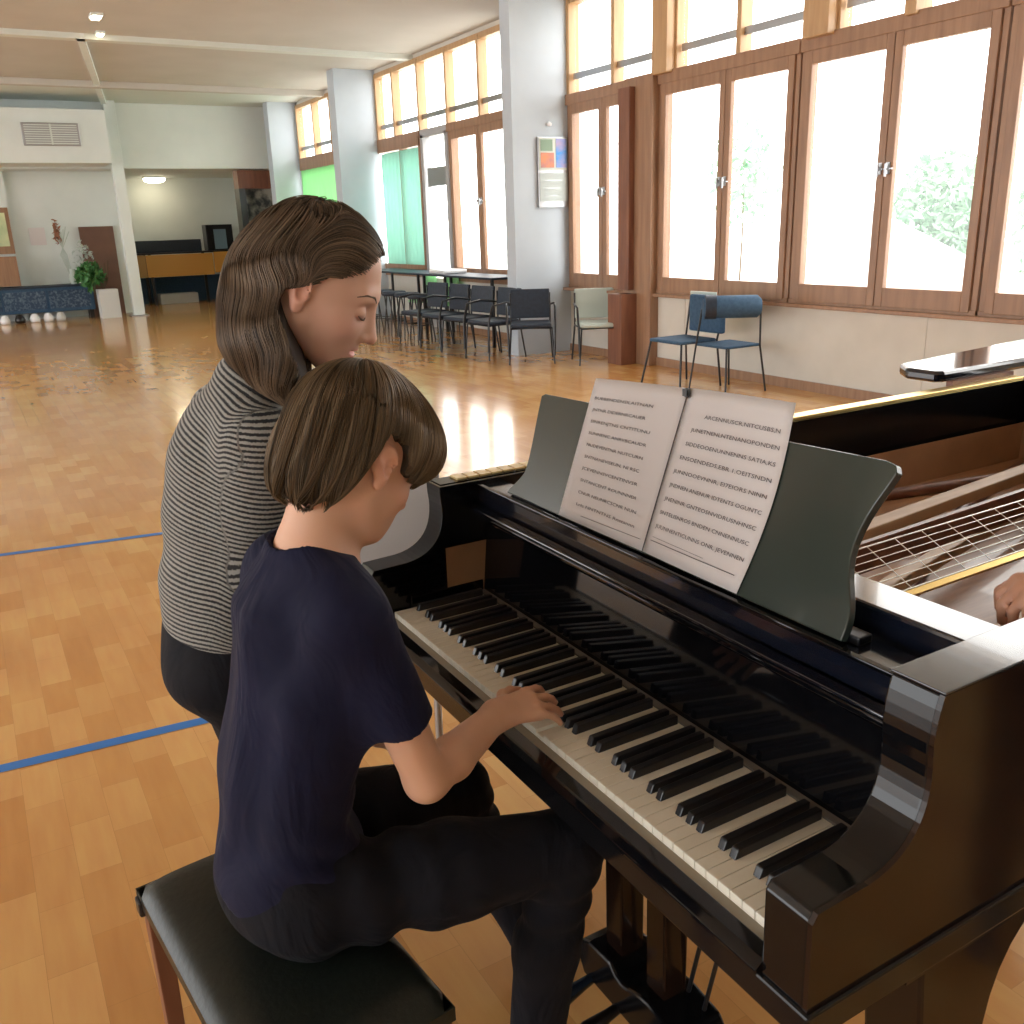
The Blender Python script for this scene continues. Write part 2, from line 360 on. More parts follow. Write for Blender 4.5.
# glazed door and green curtains beyond it
wn0=MB().box(XW-.03,XW+.1,13.40,13.50,0,3.0).box(XW-.03,XW+.1,14.26,14.36,0,3.0).box(XW-.03,XW+.1,13.4,14.36,2.96,3.08).box(XW-.03,XW+.1,13.5,14.26,.0,.30)
d=struct('door_1',wn0,'plastic_grey')
obj('pane',MB().box(XW+.02,XW+.03,13.5,14.26,.3,2.96),'glass',d); obj('door_sign',MB().box(XW+.0,XW+.02,13.5,14.2,2.22,2.5),'metal_grey',d)
for k,(a,c,mt,lab) in enumerate([(14.42,15.15,'green_glass','sea green curtain panel nearest the glazed door'),(15.2,15.95,'green_glass','sea green curtain panel beside the middle column')]):
    b=MB(); n=40; pts=[(XW-.02+.02*math.sin(i/n*30),a+(c-a)*i/n) for i in range(n+1)]
    vs=[(x,y,z) for z in (1.0,2.84) for x,y in pts]; b.add(vs,[(i,i+1,n+2+i,n+1+i) for i in range(n)],True)
    o=obj('curtain',b,mt); sm=o.modifiers.new('thickness','SOLIDIFY'); sm.thickness=.006; tag(o,lab,'curtain')
struct('trim_12', MB().box(XW-.04,XW+.1,14.38,16.1,2.86,3.08).box(XW-.04,XW+.1,14.36,14.42,.8,3.0).box(XW-.03,XW+.1,15.16,15.2,.8,2.9).box(XW-.04,XW+.02,14.4,16.1,.80,1.0),'wood_window')
b=MB(); n=50
vs=[(XW-.02+.02*math.sin(i/n*36),18.35+2.0*i/n,z) for z in (1.2,2.84) for i in range(n+1)]; b.add(vs,[(i,i+1,n+2+i,n+1+i) for i in range(n)],True)
o=obj('curtain',b,'green_bright'); sm=o.modifiers.new('thickness','SOLIDIFY'); sm.thickness=.006; tag(o,'bright green curtain in the farthest window bay, left of the middle column','curtain')
struct('door_2', MB().box(XW-.05,XW+.05,16.5,18.3,0,2.3).box(XW-.05,XW+.05,16.5,20.4,2.84,3.08).box(XW-.05,XW+.05,18.3,20.4,.8,1.2),'wood_window')
# columns
for n_,y,x0,t in (('near',10.13,5.99,.22),('middle',16.1,6.05,.3),('far',20.5,6.2,.3)):
    o=obj('column',MB().box(x0,XW,y,y+t,0,CZ),'column_paint'); tag(o,{'near':'wide pale column with a wall calendar hung on it','middle':'pale column between the green curtains and the farthest window bay','far':'farthest pale column, beside the display cabinet'}[n_],'column')
# wall calendar
r=thing('wall_calendar',(6.54,10.12,1.8),'hanging wall calendar with blue and orange pictures on the wide pale column','calendar')
obj('backing_board',MB().box(6.325,6.755,10.10,10.127,1.79,2.60),'metal_grey',r)
obj('picture_sheet',MB().box(6.34,6.745,10.093,10.10,2.22,2.59),mat('calendar_cream',(.62,.66,.60),.6),r)
pb=mat('picture_blue',(.08,.32,.72),.5); noise_col(pb,(.04,.30,.75),(.45,.35,.55),6,(1,1,2))
po=mat('picture_orange',(.8,.3,.08),.5); noise_col(po,(.85,.30,.08),(.45,.20,.22),9)
obj('picture',MB().box(6.58,6.735,10.088,10.093,2.25,2.58),pb,r); obj('picture',MB().box(6.36,6.55,10.088,10.093,2.25,2.42),po,r)
obj('picture',MB().box(6.36,6.53,10.088,10.093,2.44,2.57),mat('picture_green',(.25,.36,.26),.6),r)
obj('date_sheet',MB().box(6.345,6.745,10.093,10.10,1.86,2.19),mat('date_sheet_grey',(.50,.56,.55),.6),r)
b=MB()
for i in range(3): b.box(6.40,6.68-.05*i,10.0915,10.093,2.10-.09*i,2.106-.09*i)
obj('ruled_lines',b,'metal_grey',r)
obj('hanging_knob',MB().lathe([(0.001,0),(.03,.0),(.035,.03),(.001,.06)],(6.50,10.11,2.72),10),'plastic_white',r)

# ceiling lamps
for x,y,sz,lab in ((2.02,13.3,.05,'small square ceiling lamp nearer the piano, glowing warm'),(2.2,14.35,.035,'small square ceiling lamp beside the ceiling trim, glowing warm')):
    r=thing('ceiling_lamp',(x,y,CZ),lab,'lamp','small ceiling lamps')
    obj('housing',MB().box(x-sz-.02,x+sz+.02,y-sz*2-.03,y+sz*2+.03,CZ-.03,CZ),'plaster_white',r); obj('diffuser',MB().box(x-sz,x+sz,y-sz*2,y+sz*2,CZ-.045,CZ-.03),'lamp',r)
r=thing('ceiling_lamp',(4.45,24.4,2.95),'oval glowing lamp on the ceiling of the far recess','lamp')
obj('base',MB().lathe([(.27,0),(.27,-.03),(.25,-.035)],(4.45,24.3,2.95),24),'plaster_white',r)
obj('diffuser',MB().lathe([(.25,-.035),(.24,-.09),(.17,-.13),(.01,-.14)],(4.45,24.3,2.95),24),'lamp',r)

# ------------------------------------------------------------ far end furniture
r=thing('long_table',(5.0,24.4,0),'long table with an orange front panel at the far end','table')
obj('tabletop',MB().box(3.7,6.3,24.0,24.85,1.18,1.22),'black_paint',r)
obj('front_panel',MB().box(3.95,5.52,23.98,24.0,.66,1.17),'laminate_orange',r); obj('front_panel',MB().box(5.54,6.28,23.98,24.0,.70,1.19),'laminate_orange',r)
obj('side_panel',MB().box(3.68,3.94,23.99,24.6,.66,1.17),mat('laminate_shade',(.45,.26,.08),.5),r)
for x,y in ((4.05,24.05),(5.3,24.05),(6.25,24.05),(4.05,24.8),(6.25,24.8)): obj('leg',MB().box(x-.03,x+.03,y-.03,y+.03,0,1.18),'black_paint',r)
o=obj('storage_box',MB().box(3.75,5.35,24.3,24.75,1.22,1.50),'fabric_navy',bev=.01); tag(o,'long dark flat box lying on the far orange table','box')
r=thing('monitor',(5.85,24.4,1.22),'black box with a pale screen face on the right end of the orange table','monitor')
obj('casing',MB().box(5.5,6.15,24.3,24.7,1.22,1.83),'black_paint',r,bev=.01); obj('screen',MB().box(5.68,5.98,24.29,24.3,1.25,1.72),mat('screen_pale',(.22,.32,.38),.15),r)
o=obj('storage_box',MB().box(4.2,5.1,24.2,24.6,0,.24),'box_white',bev=.01); tag(o,'low white box on the floor under the orange table','box')
o=obj('storage_box',MB().box(3.75,6.3,24.86,24.95,.0,.62),'fabric_blue'); tag(o,'dark blue board leaning behind the orange table legs','board')
# low dark blue bench, planter, shoes
r=thing('low_cabinet',(1,21.9,0),'long low dark blue cabinet along the far left wall','cabinet')
obj('body',MB().box(-2,2.42,21.6,22.05,.17,.66),'fabric_blue',r,bev=.01); obj('top',MB().box(-2,2.45,21.55,22.08,.66,.70),'fabric_navy',r)
nt=mat('patterned_cloth',rough=.8); noise_col(nt,(.03,.06,.11),(.16,.22,.28),24,lo=.45,hi=.75)
for a in (-.1,.72,1.56): obj('front_panel',MB().box(a,a+.78,21.58,21.6,.24,.6),nt,r)
for x in (-1.9,.2,2.3): obj('foot',MB().box(x,x+.08,21.65,22,0,.17),'black_paint',r)
b=MB()
for i,x in enumerate((.68,.95,1.22,1.47,1.70)):
    o=obj('shoe',MB().lathe([(.02,0),(.09,.01),(.10,.08),(.06,.16),(.01,.18)],(x,21.35,.0),12),['plastic_white','black_paint','plastic_white','plastic_white','box_white'][i])
    tag(o,['white shoe at the left end of the row before the blue cabinet','dark shoe between white ones before the blue cabinet','white shoe in the middle of the row before the blue cabinet','white shoe, second from the right, before the blue cabinet','greyish white shoe at the right end before the blue cabinet'][i],'shoe','shoes in front of the low cabinet')
r=thing('planter',(2.62,21.3,0),'pale grey planter box with leafy green plant beside the white post','planter')
obj('box',MB().box(2.46,2.84,21.1,21.5,0,.58).box(2.50,2.80,21.14,21.46,.58,.585),'box_white',r,bev=.01)
def leaves(c,rad,n,size,seed,sq=1.):
    rg=np.random.default_rng(seed); d=rg.normal(size=(n,3)); d/=np.linalg.norm(d,axis=1)[:,None]
    p=np.array(c)+d*(rg.random((n,1))**.4)*np.array(rad); a=rg.normal(size=(n,3)); a/=np.linalg.norm(a,axis=1)[:,None]
    b_=np.cross(a,rg.normal(size=(n,3))); b_/=np.linalg.norm(b_,axis=1)[:,None]; s=size*(.6+.8*rg.random((n,1)))
    v=np.stack([p-a*s,p+b_*s*.4,p+a*s,p-b_*s*.4],1).reshape(-1,3); return v,np.arange(4*n).reshape(-1,4)
v,q=leaves((2.35,21.25,.86),(.28,.2,.28),260,.09,3); np_mesh('foliage',v,q,'leaf_dark',r,smooth=False)
b=MB()
for k in range(9): b.tube([(2.6,21.4,.55),(2.58+.03*k-.1,21.4,.8),(2.45+.07*k-.25,21.38,1.05+.05*(k%3))],.012,5)
obj('stem',b,'bark',r)
r=thing('dried_branch_arrangement',(2.05,21.9,.7),'tall arrangement of dried reddish stems and pale grass against the far wall','plant')
b=MB()
for k in range(7): b.tube([(2.1,21.8,.7),(2.05-.02*k,21.8,1.3),(1.86+.05*k,21.78,1.75+.05*(k%3))],.008,5)
obj('stem',b,'plastic_pale',r); v,q=leaves((1.93,21.78,1.75),(.07,.07,.28),60,.07,5); np_mesh('dried_flowers',v,q,'dry',r,smooth=False)
v,q=leaves((2.35,21.7,1.2),(.22,.1,.35),90,.05,6); np_mesh('pale_grass',v,q,'plastic_pale',r,smooth=False)
o=obj('vase',MB().lathe([(.06,0),(.09,.1),(.05,.25),(.06,.3)],(2.1,21.8,.70),12),'plastic_pale'); tag(o,'slim pale vase on the low blue cabinet','vase')
o=obj('display_board',MB().box(2.4,3.08,22.2,22.28,0,1.84),'door_brown'); tag(o,'plain dark brown board standing left of the white post','board')
o=obj('wall_notice',MB().box(1.45,1.75,22.27,22.3,1.5,1.85),'paper'); tag(o,'small pale notice pinned to the far white wall','notice')
r=thing('framed_picture',(.85,22.05,1.3),'wood framed greenish picture at the left edge of the far wall','picture')
obj('frame',MB().box(.55,1.12,22.02,22.1,1.35,2.25),'wood_window',r); obj('print',MB().box(.58,1.05,22.0,22.02,1.5,2.15),noise_col(mat('print_green',rough=.5),(.35,.5,.3),(.75,.75,.45),3),r)
o=obj('side_cabinet',MB().box(.2,1.1,21.7,22.08,.72,1.3),'wood_window'); tag(o,'wooden cabinet under the framed picture at the left edge','cabinet')
# glass display cabinet near the far column
r=thing('display_cabinet',(6.2,22,0),'dark display cabinet with a brown header beside the farthest column','cabinet')
obj('header',MB().box(5.72,6.78,21.62,22.0,2.55,2.93),'wood_dark',r); obj('upright',MB().box(5.72,5.86,21.62,22.0,0,2.55),'black_paint',r)
obj('back_panel',MB().box(5.86,6.78,21.95,22.0,0,2.55),noise_col(mat('cabinet_inside',rough=.4),(.04,.05,.05),(.42,.42,.36),5,lo=.42,hi=.62),r)
for z in (.5,.95,1.3,1.62): obj('shelf',MB().box(5.86,6.78,21.65,21.95,z,z+.05),'black_paint',r)
for k,(x,z,w,h,mt) in enumerate([(5.95,1.67,.35,.2,'paper'),(6.4,1.67,.25,.26,'plastic_white'),(5.95,1.35,.7,.12,'plastic_grey'),(6.0,1.0,.5,.15,'fabric_navy')]):
    o=obj('book_stack',MB().box(x,x+w,21.7,21.9,z,z+h),mt); tag(o,['pale stack of papers on the top cabinet shelf','white box on the top cabinet shelf','flat grey stack on the middle cabinet shelf','dark blue stack on the lower cabinet shelf'][k],'stack')
# ------------------------------------------------------------ chairs and tables along the windows
def tubes(name,paths,r_,m,parent):
    for p in paths: obj(name,MB().tube(p,r_,6),m,parent)
def cushion(name,x0,x1,y0,y1,z0,z1,m,parent,bev=.025): return obj(name,MB().box(x0,x1,y0,y1,z0,z1),m,parent,bev=bev,seg=3)
def armchair(label,group,seat='fabric_navy',back='fabric_navy',lean=.05,arms=True):
    r=thing('armchair',(0,0,0),label,'chair',group)
    cushion('seat',-.24,.24,-.24,.24,.42,.475,seat,r)
    b=MB().prism([(-.25,.50),(-.29,.84),(-.255,.845),(-.215,.50)],-.24,.24); obj('backrest',b,back,r,bev=.012)
    for s in (-1,1):
        obj('leg',MB().tube([(.23,s*.24,.43),(.26,s*.27,0)],.011,6),'black_paint',r); obj('leg',MB().tube([(-.24,s*.24,.80),(-.24,s*.24,.43),(-.30,s*.27,0)],.011,6),'black_paint',r)
        if arms: obj('armrest',MB().tube([(-.25,s*.25,.66),(0,s*.285,.69),(.2,s*.285,.66),(.26,s*.28,.45),(.27,s*.27,.1)],.013,6),'black_paint',r)
    obj('seat_frame',MB().tube([(-.24,-.24,.42),(.24,-.24,.42),(.24,.24,.42),(-.24,.24,.42),(-.24,-.24,.42)],.01,6),'black_paint',r)
    return r
a0=armchair('dark navy armchair nearest the camera in the row before the wide column','chairs lined up along the windows')
a0.location=(5.86,9.60,0); a0.rotation_euler=(0,0,-2.1)
a1=armchair('pale mint plastic armchair at the near end of the row, against the wall','chairs lined up along the windows','plastic_pale','plastic_pale'); a1.location=(6.44,9.02,0); a1.rotation_euler=(0,0,-2.0)
labs=['navy armchair just behind the nearest one of the row','third navy armchair back from the near end of the row','fourth navy armchair back in the row beside the column','fifth navy armchair back, next to the first stool']
for i,(x,y) in enumerate(((5.72,10.28),(5.70,10.92),(5.68,11.56),(5.66,12.20))):
    c=copy_tree(a0); c.location=(x,y,0); c.rotation_euler=(0,0,-3.05+.06*(i%2)); c['label']=labs[i]
def stool(label,group):
    r=thing('bar_stool',(0,0,0),label,'stool',group)
    obj('seat',MB().lathe([(.02,.60),(.18,.60),(.2,.63),(.18,.66),(.01,.67)],seg=20),'fabric_navy',r)
    for k in range(4):
        a=PI/4+k*PI/2; obj('leg',MB().tube([(.12*math.cos(a),.12*math.sin(a),.6),(.2*math.cos(a),.2*math.sin(a),0)],.011,6),'black_paint',r)
    obj('footrest',MB().tube([(.17*math.cos(a),.17*math.sin(a),.22) for a in np.linspace(0,2*PI,17)],.008,5),'black_paint',r)
    return r
sl=['bar stool nearest the armchairs at the tall table','second bar stool from the armchairs','third bar stool from the armchairs','fourth bar stool from the armchairs','fifth bar stool, before the green curtains','sixth bar stool, before the green curtains','farthest bar stool of the row']
s0=stool(sl[0],'bar stools at the tall tables')
for i,(x,y) in enumerate(((5.86,12.72),(5.86,13.2),(5.86,13.7),(5.86,14.2),(5.86,14.7),(5.86,15.2),(5.86,15.7))):
    c=s0 if i==0 else copy_tree(s0); c.location=(x,y,0); c['label']=sl[i]
for i,(y0,y1,lab) in enumerate(((11.0,13.3,'tall dark table nearer the wide column under the windows'),(13.35,15.6,'tall dark table farther back, before the green curtains'))):
    r=thing('tall_table',(6.4,(y0+y1)/2,0),lab,'table','tall dark tables along the windows')
    obj('tabletop',MB().box(6.12,6.68,y0,y1,.90,.93),'fabric_navy',r,bev=.005)
    for x in (6.17,6.63):
        for y in (y0+.08,y1-.08): obj('leg',MB().box(x-.018,x+.018,y-.018,y+.018,0,.9),'black_paint',r)
o=obj('storage_tub',MB().box(6.2,6.6,12.6,13.1,.931,.99),'plastic_white',bev=.02); tag(o,'flat white tray on the tall table nearer the column','tray')
for i,(x,y,z,mt,lab) in enumerate(((6.55,13.3,.45,'green_bright','lime green cushion under the tall tables by the wall'),(6.6,14.2,.45,'green_bright','lime green cushion under the far tall table'))):
    r_=thing('stacking_chair',(x,y,0),lab.replace('cushion','chair'),'chair','green chairs under the tall tables')
    cushion('seat',x-.2,x+.15,y-.2,y+.2,.42,.46,mt,r_); cushion('backrest',x+.12,x+.16,y-.2,y+.2,.5,.86,mt,r_,.01)
    for sx in (-.18,.14):
        for sy in (-.18,.18): obj('leg',MB().tube([(x+sx,y+sy,.42),(x+sx,y+sy,0)],.01,5),'black_paint',r_)
# two blue chairs against the wall
r=thing('padded_chair',(6.1,7.12,0),'blue padded chair with upright square back, left of the pair by the wall','chair','two blue chairs by the window wall')
cushion('seat',5.86,6.32,6.86,7.34,.44,.475,'fabric_blue',r); obj('backrest',MB().box(6.30,6.36,6.78,7.26,.52,.88),'fabric_blue',r,bev=.02)
obj('rear_panel',MB().box(6.40,6.415,6.98,7.36,.50,.90),'plastic_pale',r,bev=.004)
for p in ([(5.88,7.33,.45),(5.83,7.42,0)],[(5.88,6.87,.45),(5.83,6.82,0)],[(6.36,7.30,.86),(6.33,7.33,.45),(6.38,7.36,0)],[(6.36,6.80,.86),(6.33,6.87,.45),(6.38,6.85,0)]): obj('leg',MB().tube(p,.011,6),'black_paint',r)
r=thing('padded_chair',(6.2,6.62,0),'blue chair with a thick round bolster back, right of the pair by the wall','chair','two blue chairs by the window wall')
cushion('seat',6.02,6.45,6.40,6.82,.43,.455,'fabric_blue',r,.01)
obj('bolster_back',MB().tube([(6.0,6.72,.80),(6.03,6.70,.80),(6.40,6.42,.80),(6.43,6.40,.80)],[.07,.105,.105,.07],20),'fabric_blue',r)
obj('bolster_wrap',MB().tube([(6.02,6.71,.80),(6.10,6.65,.80)],[.112,.112],20),'fabric_navy',r)
for p in ([(6.02,6.82,.44),(5.98,6.86,0)],[(6.02,6.40,.44),(5.99,6.36,0)],[(6.44,6.82,.44),(6.48,6.84,0)],[(6.43,6.40,.78),(6.44,6.40,.44),(6.50,6.36,0)],[(6.03,6.76,.78),(6.02,6.82,.44)]): obj('leg',MB().tube(p,.010,6),'black_paint',r)
# painted lines
o=obj('floor_line',MB().add([(-11,7.25,.002),(-11,7.205,.002),(.95,5.20,.002),(.95,5.245,.002)],[(0,1,2,3)]),'blue_line'); tag(o,'blue line on the floor farther from the bench','floor line','blue lines on the floor'); 
o2=obj('floor_line',MB().add([(-11,4.02,.002),(-11,3.96,.002),(.62,2.95,.002),(.62,3.0,.002)],[(0,1,2,3)]),'blue_line'); tag(o2,'blue line on the floor nearer the bench','floor line','blue lines on the floor')
# ------------------------------------------------------------ outside
o=struct('ground', MB().box(6.9,60,-30,60,-.5,-.45),'terrace')
def tree(c,rad,n,size,seed,lab,trunk,name='leafy_tree'):
    r=thing(name,(c[0],c[1],-.45),lab,'tree','trees outside the windows')
    v,q=leaves(c,rad,n,size,seed); np_mesh('foliage',v,q,'leaf',r,smooth=False)
    obj('trunk',MB().tube([(c[0],c[1],-.45),(c[0]+.05,c[1],c[2]*.5),(c[0],c[1],c[2]+.3*rad[2])],([.09,.06,.03] if name!='leafy_tree' else [.03,.02,.01]),8),'bark',r)
tree((10.3,7.35,1.35),(.55,.75,.95),2600,.075,21,'leafy green bush outside, through the second window from the right',1,'leafy_bush')
tree((10.2,5.85,1.5),(.4,.5,.8),900,.08,22,'green bush seen at the right edge window',1,'leafy_bush')
tree((16.5,17.2,2.6),(.9,.9,1.3),600,.12,23,'pale green twigs outside, behind the hinged window with the blue chairs below',1)
o=obj('white_canopy',MB().prism([(5.2,.35),(5.2,.78),(7.9,1.9),(7.9,.3)],8.9,8.98,'x'),'plastic_white'); tag(o,'white sloping canopy outside in front of the bush','canopy')
o=obj('blue_panel',MB().box(10.9,10.95,5.2,5.9,1.95,2.15).box(10.91,10.94,5.2,5.25,-.45,1.95).box(10.91,10.94,5.85,5.9,-.45,1.95),'sky_blue_panel'); tag(o,'small bright blue panel outside the rightmost window','panel')
# ============================================================ GRAND PIANO
P=thing('grand_piano',(1.5,1.27,0),'black lacquered grand piano the child is playing','piano')
# case rim
outer=[(.90,.58),(1.40,.58)]+bez((1.40,.58),(1.9,.60),(2.1,1.05),(2.6,1.30),n=14)[1:]+bez((2.6,1.30),(3.1,1.5),(3.35,1.7),(3.30,1.97),n=10)[1:]+[(.90,1.97)]
def inset(path,t):
    n=len(path); out=[]
    for i,p in enumerate(path):
        a=np.array(path[max(i-1,0)]); c=np.array(path[min(i+1,n-1)]); d=nrm(c-a); out.append((p[0]-d[1]*t,p[1]+d[0]*t))
    return out
inner=inset(outer,.055)
b=MB(); n=len(outer); ZT=1.01
vs=[(x,y,z) for z in (.64,ZT) for x,y in outer]+[(x,y,z) for z in (.64,ZT) for x,y in inner]
fs=[]
for i in range(n-1):
    fs+=[(i,i+1,n+i+1,n+i),(2*n+i+1,2*n+i,3*n+i,3*n+i+1),(n+i,n+i+1,3*n+i+1,3*n+i),(i+1,i,2*n+i,2*n+i+1)]
b.add(vs,fs)
obj('case_rim',b,'lacquer_soft',P)
prof=[(.710,.70),(.708,.828),(.716,.840),(.80,.843)]+bez((.80,.843),(.875,.850),(.902,.90),(.898,.965),n=12)[1:]+bez((.898,.965),(.893,1.0),(.893,1.02),(.905,1.060),n=6)[1:]+[(1.42,1.060),(1.42,.70)]
obj('treble_arm',MB().prism(prof,.578,.585),'lacquer_brown',P)
ta=obj('treble_arm_inner',MB().prism(prof,.585,.652,sm=False),'lacquer',P,bev=.003)
obj('arm_cap',MB().box(.905,1.42,.578,.654,1.060,1.064),'lacquer_top',P,bev=.0015)
pb=[(x,z) for x,z in prof]; pb=[(x,min(z,1.012)) for x,z in pb]
obj('bass_arm',MB().prism(pb,1.900,1.972),'lacquer',P,bev=.003)
obj('case_moulding',MB().box(.705,1.5,.572,1.972,.655,.70),'lacquer_soft',P,bev=.004)
obj('keybed',MB().box(.72,1.3,.60,1.95,.64,.656),'lacquer',P)
obj('bottom_board',MB().prism([(x,y) for x,y in inner]+[],.64,.66,'z'),'strut_wood',P)
obj('key_slip',MB().prism([(.700,.70),(.700,.708),(.712,.718),(.738,.718),(.738,.70)],.652,1.90),'lacquer',P,bev=.002)
obj('shaded_key_fronts',MB().box(.738,.7555,.655,1.897,.70,.716),'key_front_shade',P)  # added strip, coloured as the key fronts' shaded lower part; no felt
# keys
WY0,WN=.663,52; KW=(1.893-WY0)/WN
# treble end at low y: white index 0 = top C
names='CBAGFED'
wk=None
for i in range(WN):
    y0=WY0+i*KW; dz=-.006 if i in (24,) else 0
    m=MB().box(.757,.983,y0+.0006,y0+KW-.0006,.704+dz,.7300+dz)
    m.box(.7555,.757,y0+.0006,y0+KW-.0006,.708+dz,.7300+dz)
    obj('white_key',m,'white_key',P,bev=.0012)
for i in range(1,WN):
    # boundary between key i-1 (higher) and key i (lower)
    hi=names[(i-1)%7]; lo=names[i%7]
    if (hi,lo) in (('C','B'),('F','E')): continue
    y=WY0+i*KW
    m=MB().prism([(.803,.728),(.810,.7455),(.980,.7465),(.980,.728)],y-.0066,y+.0066)
    obj('black_key',m,'black_key',P,bev=.002)
obj('key_block',MB().box(.86,1.0,.645,.662,.72,.775),'lacquer',P,bev=.004); obj('key_block',MB().box(.80,1.0,1.894,1.905,.72,.76),'lacquer',P,bev=.004)
obj('name_felt',MB().box(.985,1.001,.652,1.90,.705,.7315),'felt_grey',P)
fb=[(1.000,.7315),(1.016,.905),(1.006,.922)]+bez((1.006,.922),(.962,.922),(.958,.950),(.985,.953),n=6)[1:]+[(1.06,.953),(1.06,.7315)]
obj('fallboard',MB().prism(fb,.654,1.898),'lacquer',P,bev=.0015)
obj('fallboard_rail',MB().box(.963,.99,.70,1.86,.952,.957),'lacquer_top',P,bev=.002)
obj('music_shelf',MB().box(.998,1.075,.654,1.900,.953,1.000),'lacquer_top',P,bev=.004)
obj('shelf_ridge',MB().box(.992,1.004,.654,1.900,.998,1.006),'lacquer',P,bev=.002)
obj('cross_bar',MB().box(1.095,1.185,.640,1.60,.97,1.038),'lacquer_top',P,bev=.006)
obj('pin_block',MB().box(1.06,1.30,.64,1.91,.90,.93),'sound_wood',P)
obj('soundboard',MB().prism(inset(outer,.06),.715,.725,'z'),'sound_wood',P)
il=inset(outer,.058); il2=inset(outer,.075); b=MB(); n=len(il)
vs=[(x,y,z) for z in (.725,.86) for x,y in il2]; b.add(vs,[(i+1,i,n+i,n+i+1) for i in range(n-1)]); obj('rim_lining',b,'sound_wood',P)
obj('treble_bridge',MB().tube(bez((1.35,1.0,.74),(1.9,1.35,.74),(2.4,1.62,.74),(3.1,1.80,.74),n=16),.018,8),'wood_dark',P)
obj('bass_bridge',MB().tube([(2.3,1.86,.74),(3.1,1.70,.74)],.02,8),'wood_dark',P)
for p,q,w,z in (((1.3,1.42),(3.1,1.62),.05,.80),((1.3,.80),(2.2,1.06),.06,.84),((1.3,1.15),(2.9,1.52),.035,.78),((1.3,.70),(1.75,.80),.05,.88)):
    d=nrm(np.array(q)-np.array(p)); s_=np.array((-d[1],d[0]))*w/2; p_=np.array(p); q_=np.array(q)
    obj('frame_strut',MB().prism([tuple(p_-s_),tuple(q_-s_),tuple(q_+s_),tuple(p_+s_)],z,z+.035,'z'),'strut_wood',P,bev=.004)
# string band with cross wires
def band(x,t): return (x, 1.03+.11*t+.05*(x-1.25)*.3, .912+.052*t)
for k in range(8): obj('string',MB().tube([band(1.20,k/7),band(2.9,k/7)],.0011 if k not in (0,7) else .0018,5),'string',P)
for x in np.arange(1.30,2.9,.085): obj('damper_wire',MB().tube([band(x,0),band(x,1)],.0011,5),'string',P)
b=MB(); b.add([band(1.2,-.12),band(2.9,-.12),band(2.9,.0),band(1.2,.0)],[(0,1,2,3)]); o=obj('string_rest',b,'brass',P); sm=o.modifiers.new('thickness','SOLIDIFY'); sm.thickness=.008
b=MB(); b.add([(1.2,1.20,.86),(2.9,1.30,.86),(2.9,1.30,.93),(1.2,1.20,.93)],[(0,1,2,3)]); o=obj('damper_rail',b,'wood_dark',P); sm=o.modifiers.new('thickness','SOLIDIFY'); sm.thickness=.012
# hinge along the spine, brass plates, folded lid
obj('hinge_strip',MB().box(1.22,3.25,1.925,1.972,ZT,ZT+.010),'brass',P,bev=.002)
obj('spine_cap',MB().box(.905,1.22,1.915,1.972,ZT,ZT+.004),'lacquer',P)
for i in range(7): obj('hinge_plate',MB().box(.955+.033*i,.983+.033*i,1.925,1.966,ZT+.004,ZT+.009),'plate_gold',P,bev=.001)
lid=[(2.88,1.985),(2.85,2.005),(2.85,2.12),(2.92,2.20),(4.1,2.34),(4.1,1.99)]
obj('folded_lid',MB().prism(lid,1.030,1.070,'z'),'lacquer_top',P,bev=.012)
obj('lid_hinge',MB().box(2.9,3.25,1.965,1.99,1.015,1.035),'wood_dark',P)
# music desk
U=V3(.3915,0,.9202); NV=V3(-.9202,0,.3915); D0=V3(1.022,0,1.003)
def desk(y,h,o=0.): return D0+V3(0,y,0)+U*h+NV*o
out=[(.818,0),(.817,.02)]+bez((.817,.02),(.818,.065),(.852,.085),(.853,.14),n=8)[1:]+bez((.853,.14),(.852,.19),(.835,.22),(.826,.255),n=6)[1:]+[(.832,.266),(.85,.270)]
out+=[(1.76,.242),(1.772,.236)]+bez((1.772,.232),(1.76,.17),(1.745,.12),(1.74,.07),n=6)[1:]+bez((1.74,.07),(1.74,.04),(1.78,.02),(1.785,0),n=6)[1:]
b=MB(); n=len(out); vs=[desk(y,h,.010) for y,h in out]+[desk(y,h,-.006) for y,h in out]
b.add(vs,[tuple(range(n)),tuple(range(2*n-1,n-1,-1))]+[(i,n+i,n+(i+1)%n,(i+1)%n) for i in range(n)])
mdk=obj('music_desk',b,'lacquer_green',P,bev=.002)
bm_=mdk.data; import bmesh
bm=bmesh.new(); bm.from_mesh(bm_); bmesh.ops.recalc_face_normals(bm,faces=bm.faces); bm.to_mesh(bm_); bm.free()
obj('desk_hinge',MB().box(1.03,1.06,.80,.86,1.0,1.014),'metal_dark',P,bev=.003)
obj('desk_prop',MB().tube([desk(1.28,.18,-.008),(1.13,1.28,1.037)],.006,6),'metal_dark',P)
# legs
lp=[(.96,.655),(.985,.60),(1.01,.40),(1.02,.05),(1.14,.05),(1.165,.40)]+bez((1.165,.40),(1.18,.54),(1.25,.60),(1.45,.635),n=8)[1:]+[(1.45,.655)]
for y in (.615,1.84): 
    l=obj('leg',MB().prism([(x-(.16 if y>1 else 0),z) for x,z in lp] if y<1 else [(1.15,.655),(1.17,.05),(1.26,.05),(1.29,.655)],y,y+.10),'lacquer_brown',P,bev=.006)
    obj('caster',MB().lathe([(.02,0),(.03,.02),(.02,.05)],(1.08 if y<1 else 1.215,y+.05,0),10),'brass',l)
l=obj('leg',MB().box(2.85,2.97,1.55,1.65,.05,.64),'lacquer_brown',P,bev=.006); obj('caster',MB().lathe([(.02,0),(.03,.02),(.02,.05)],(2.91,1.60,0),10),'brass',l)
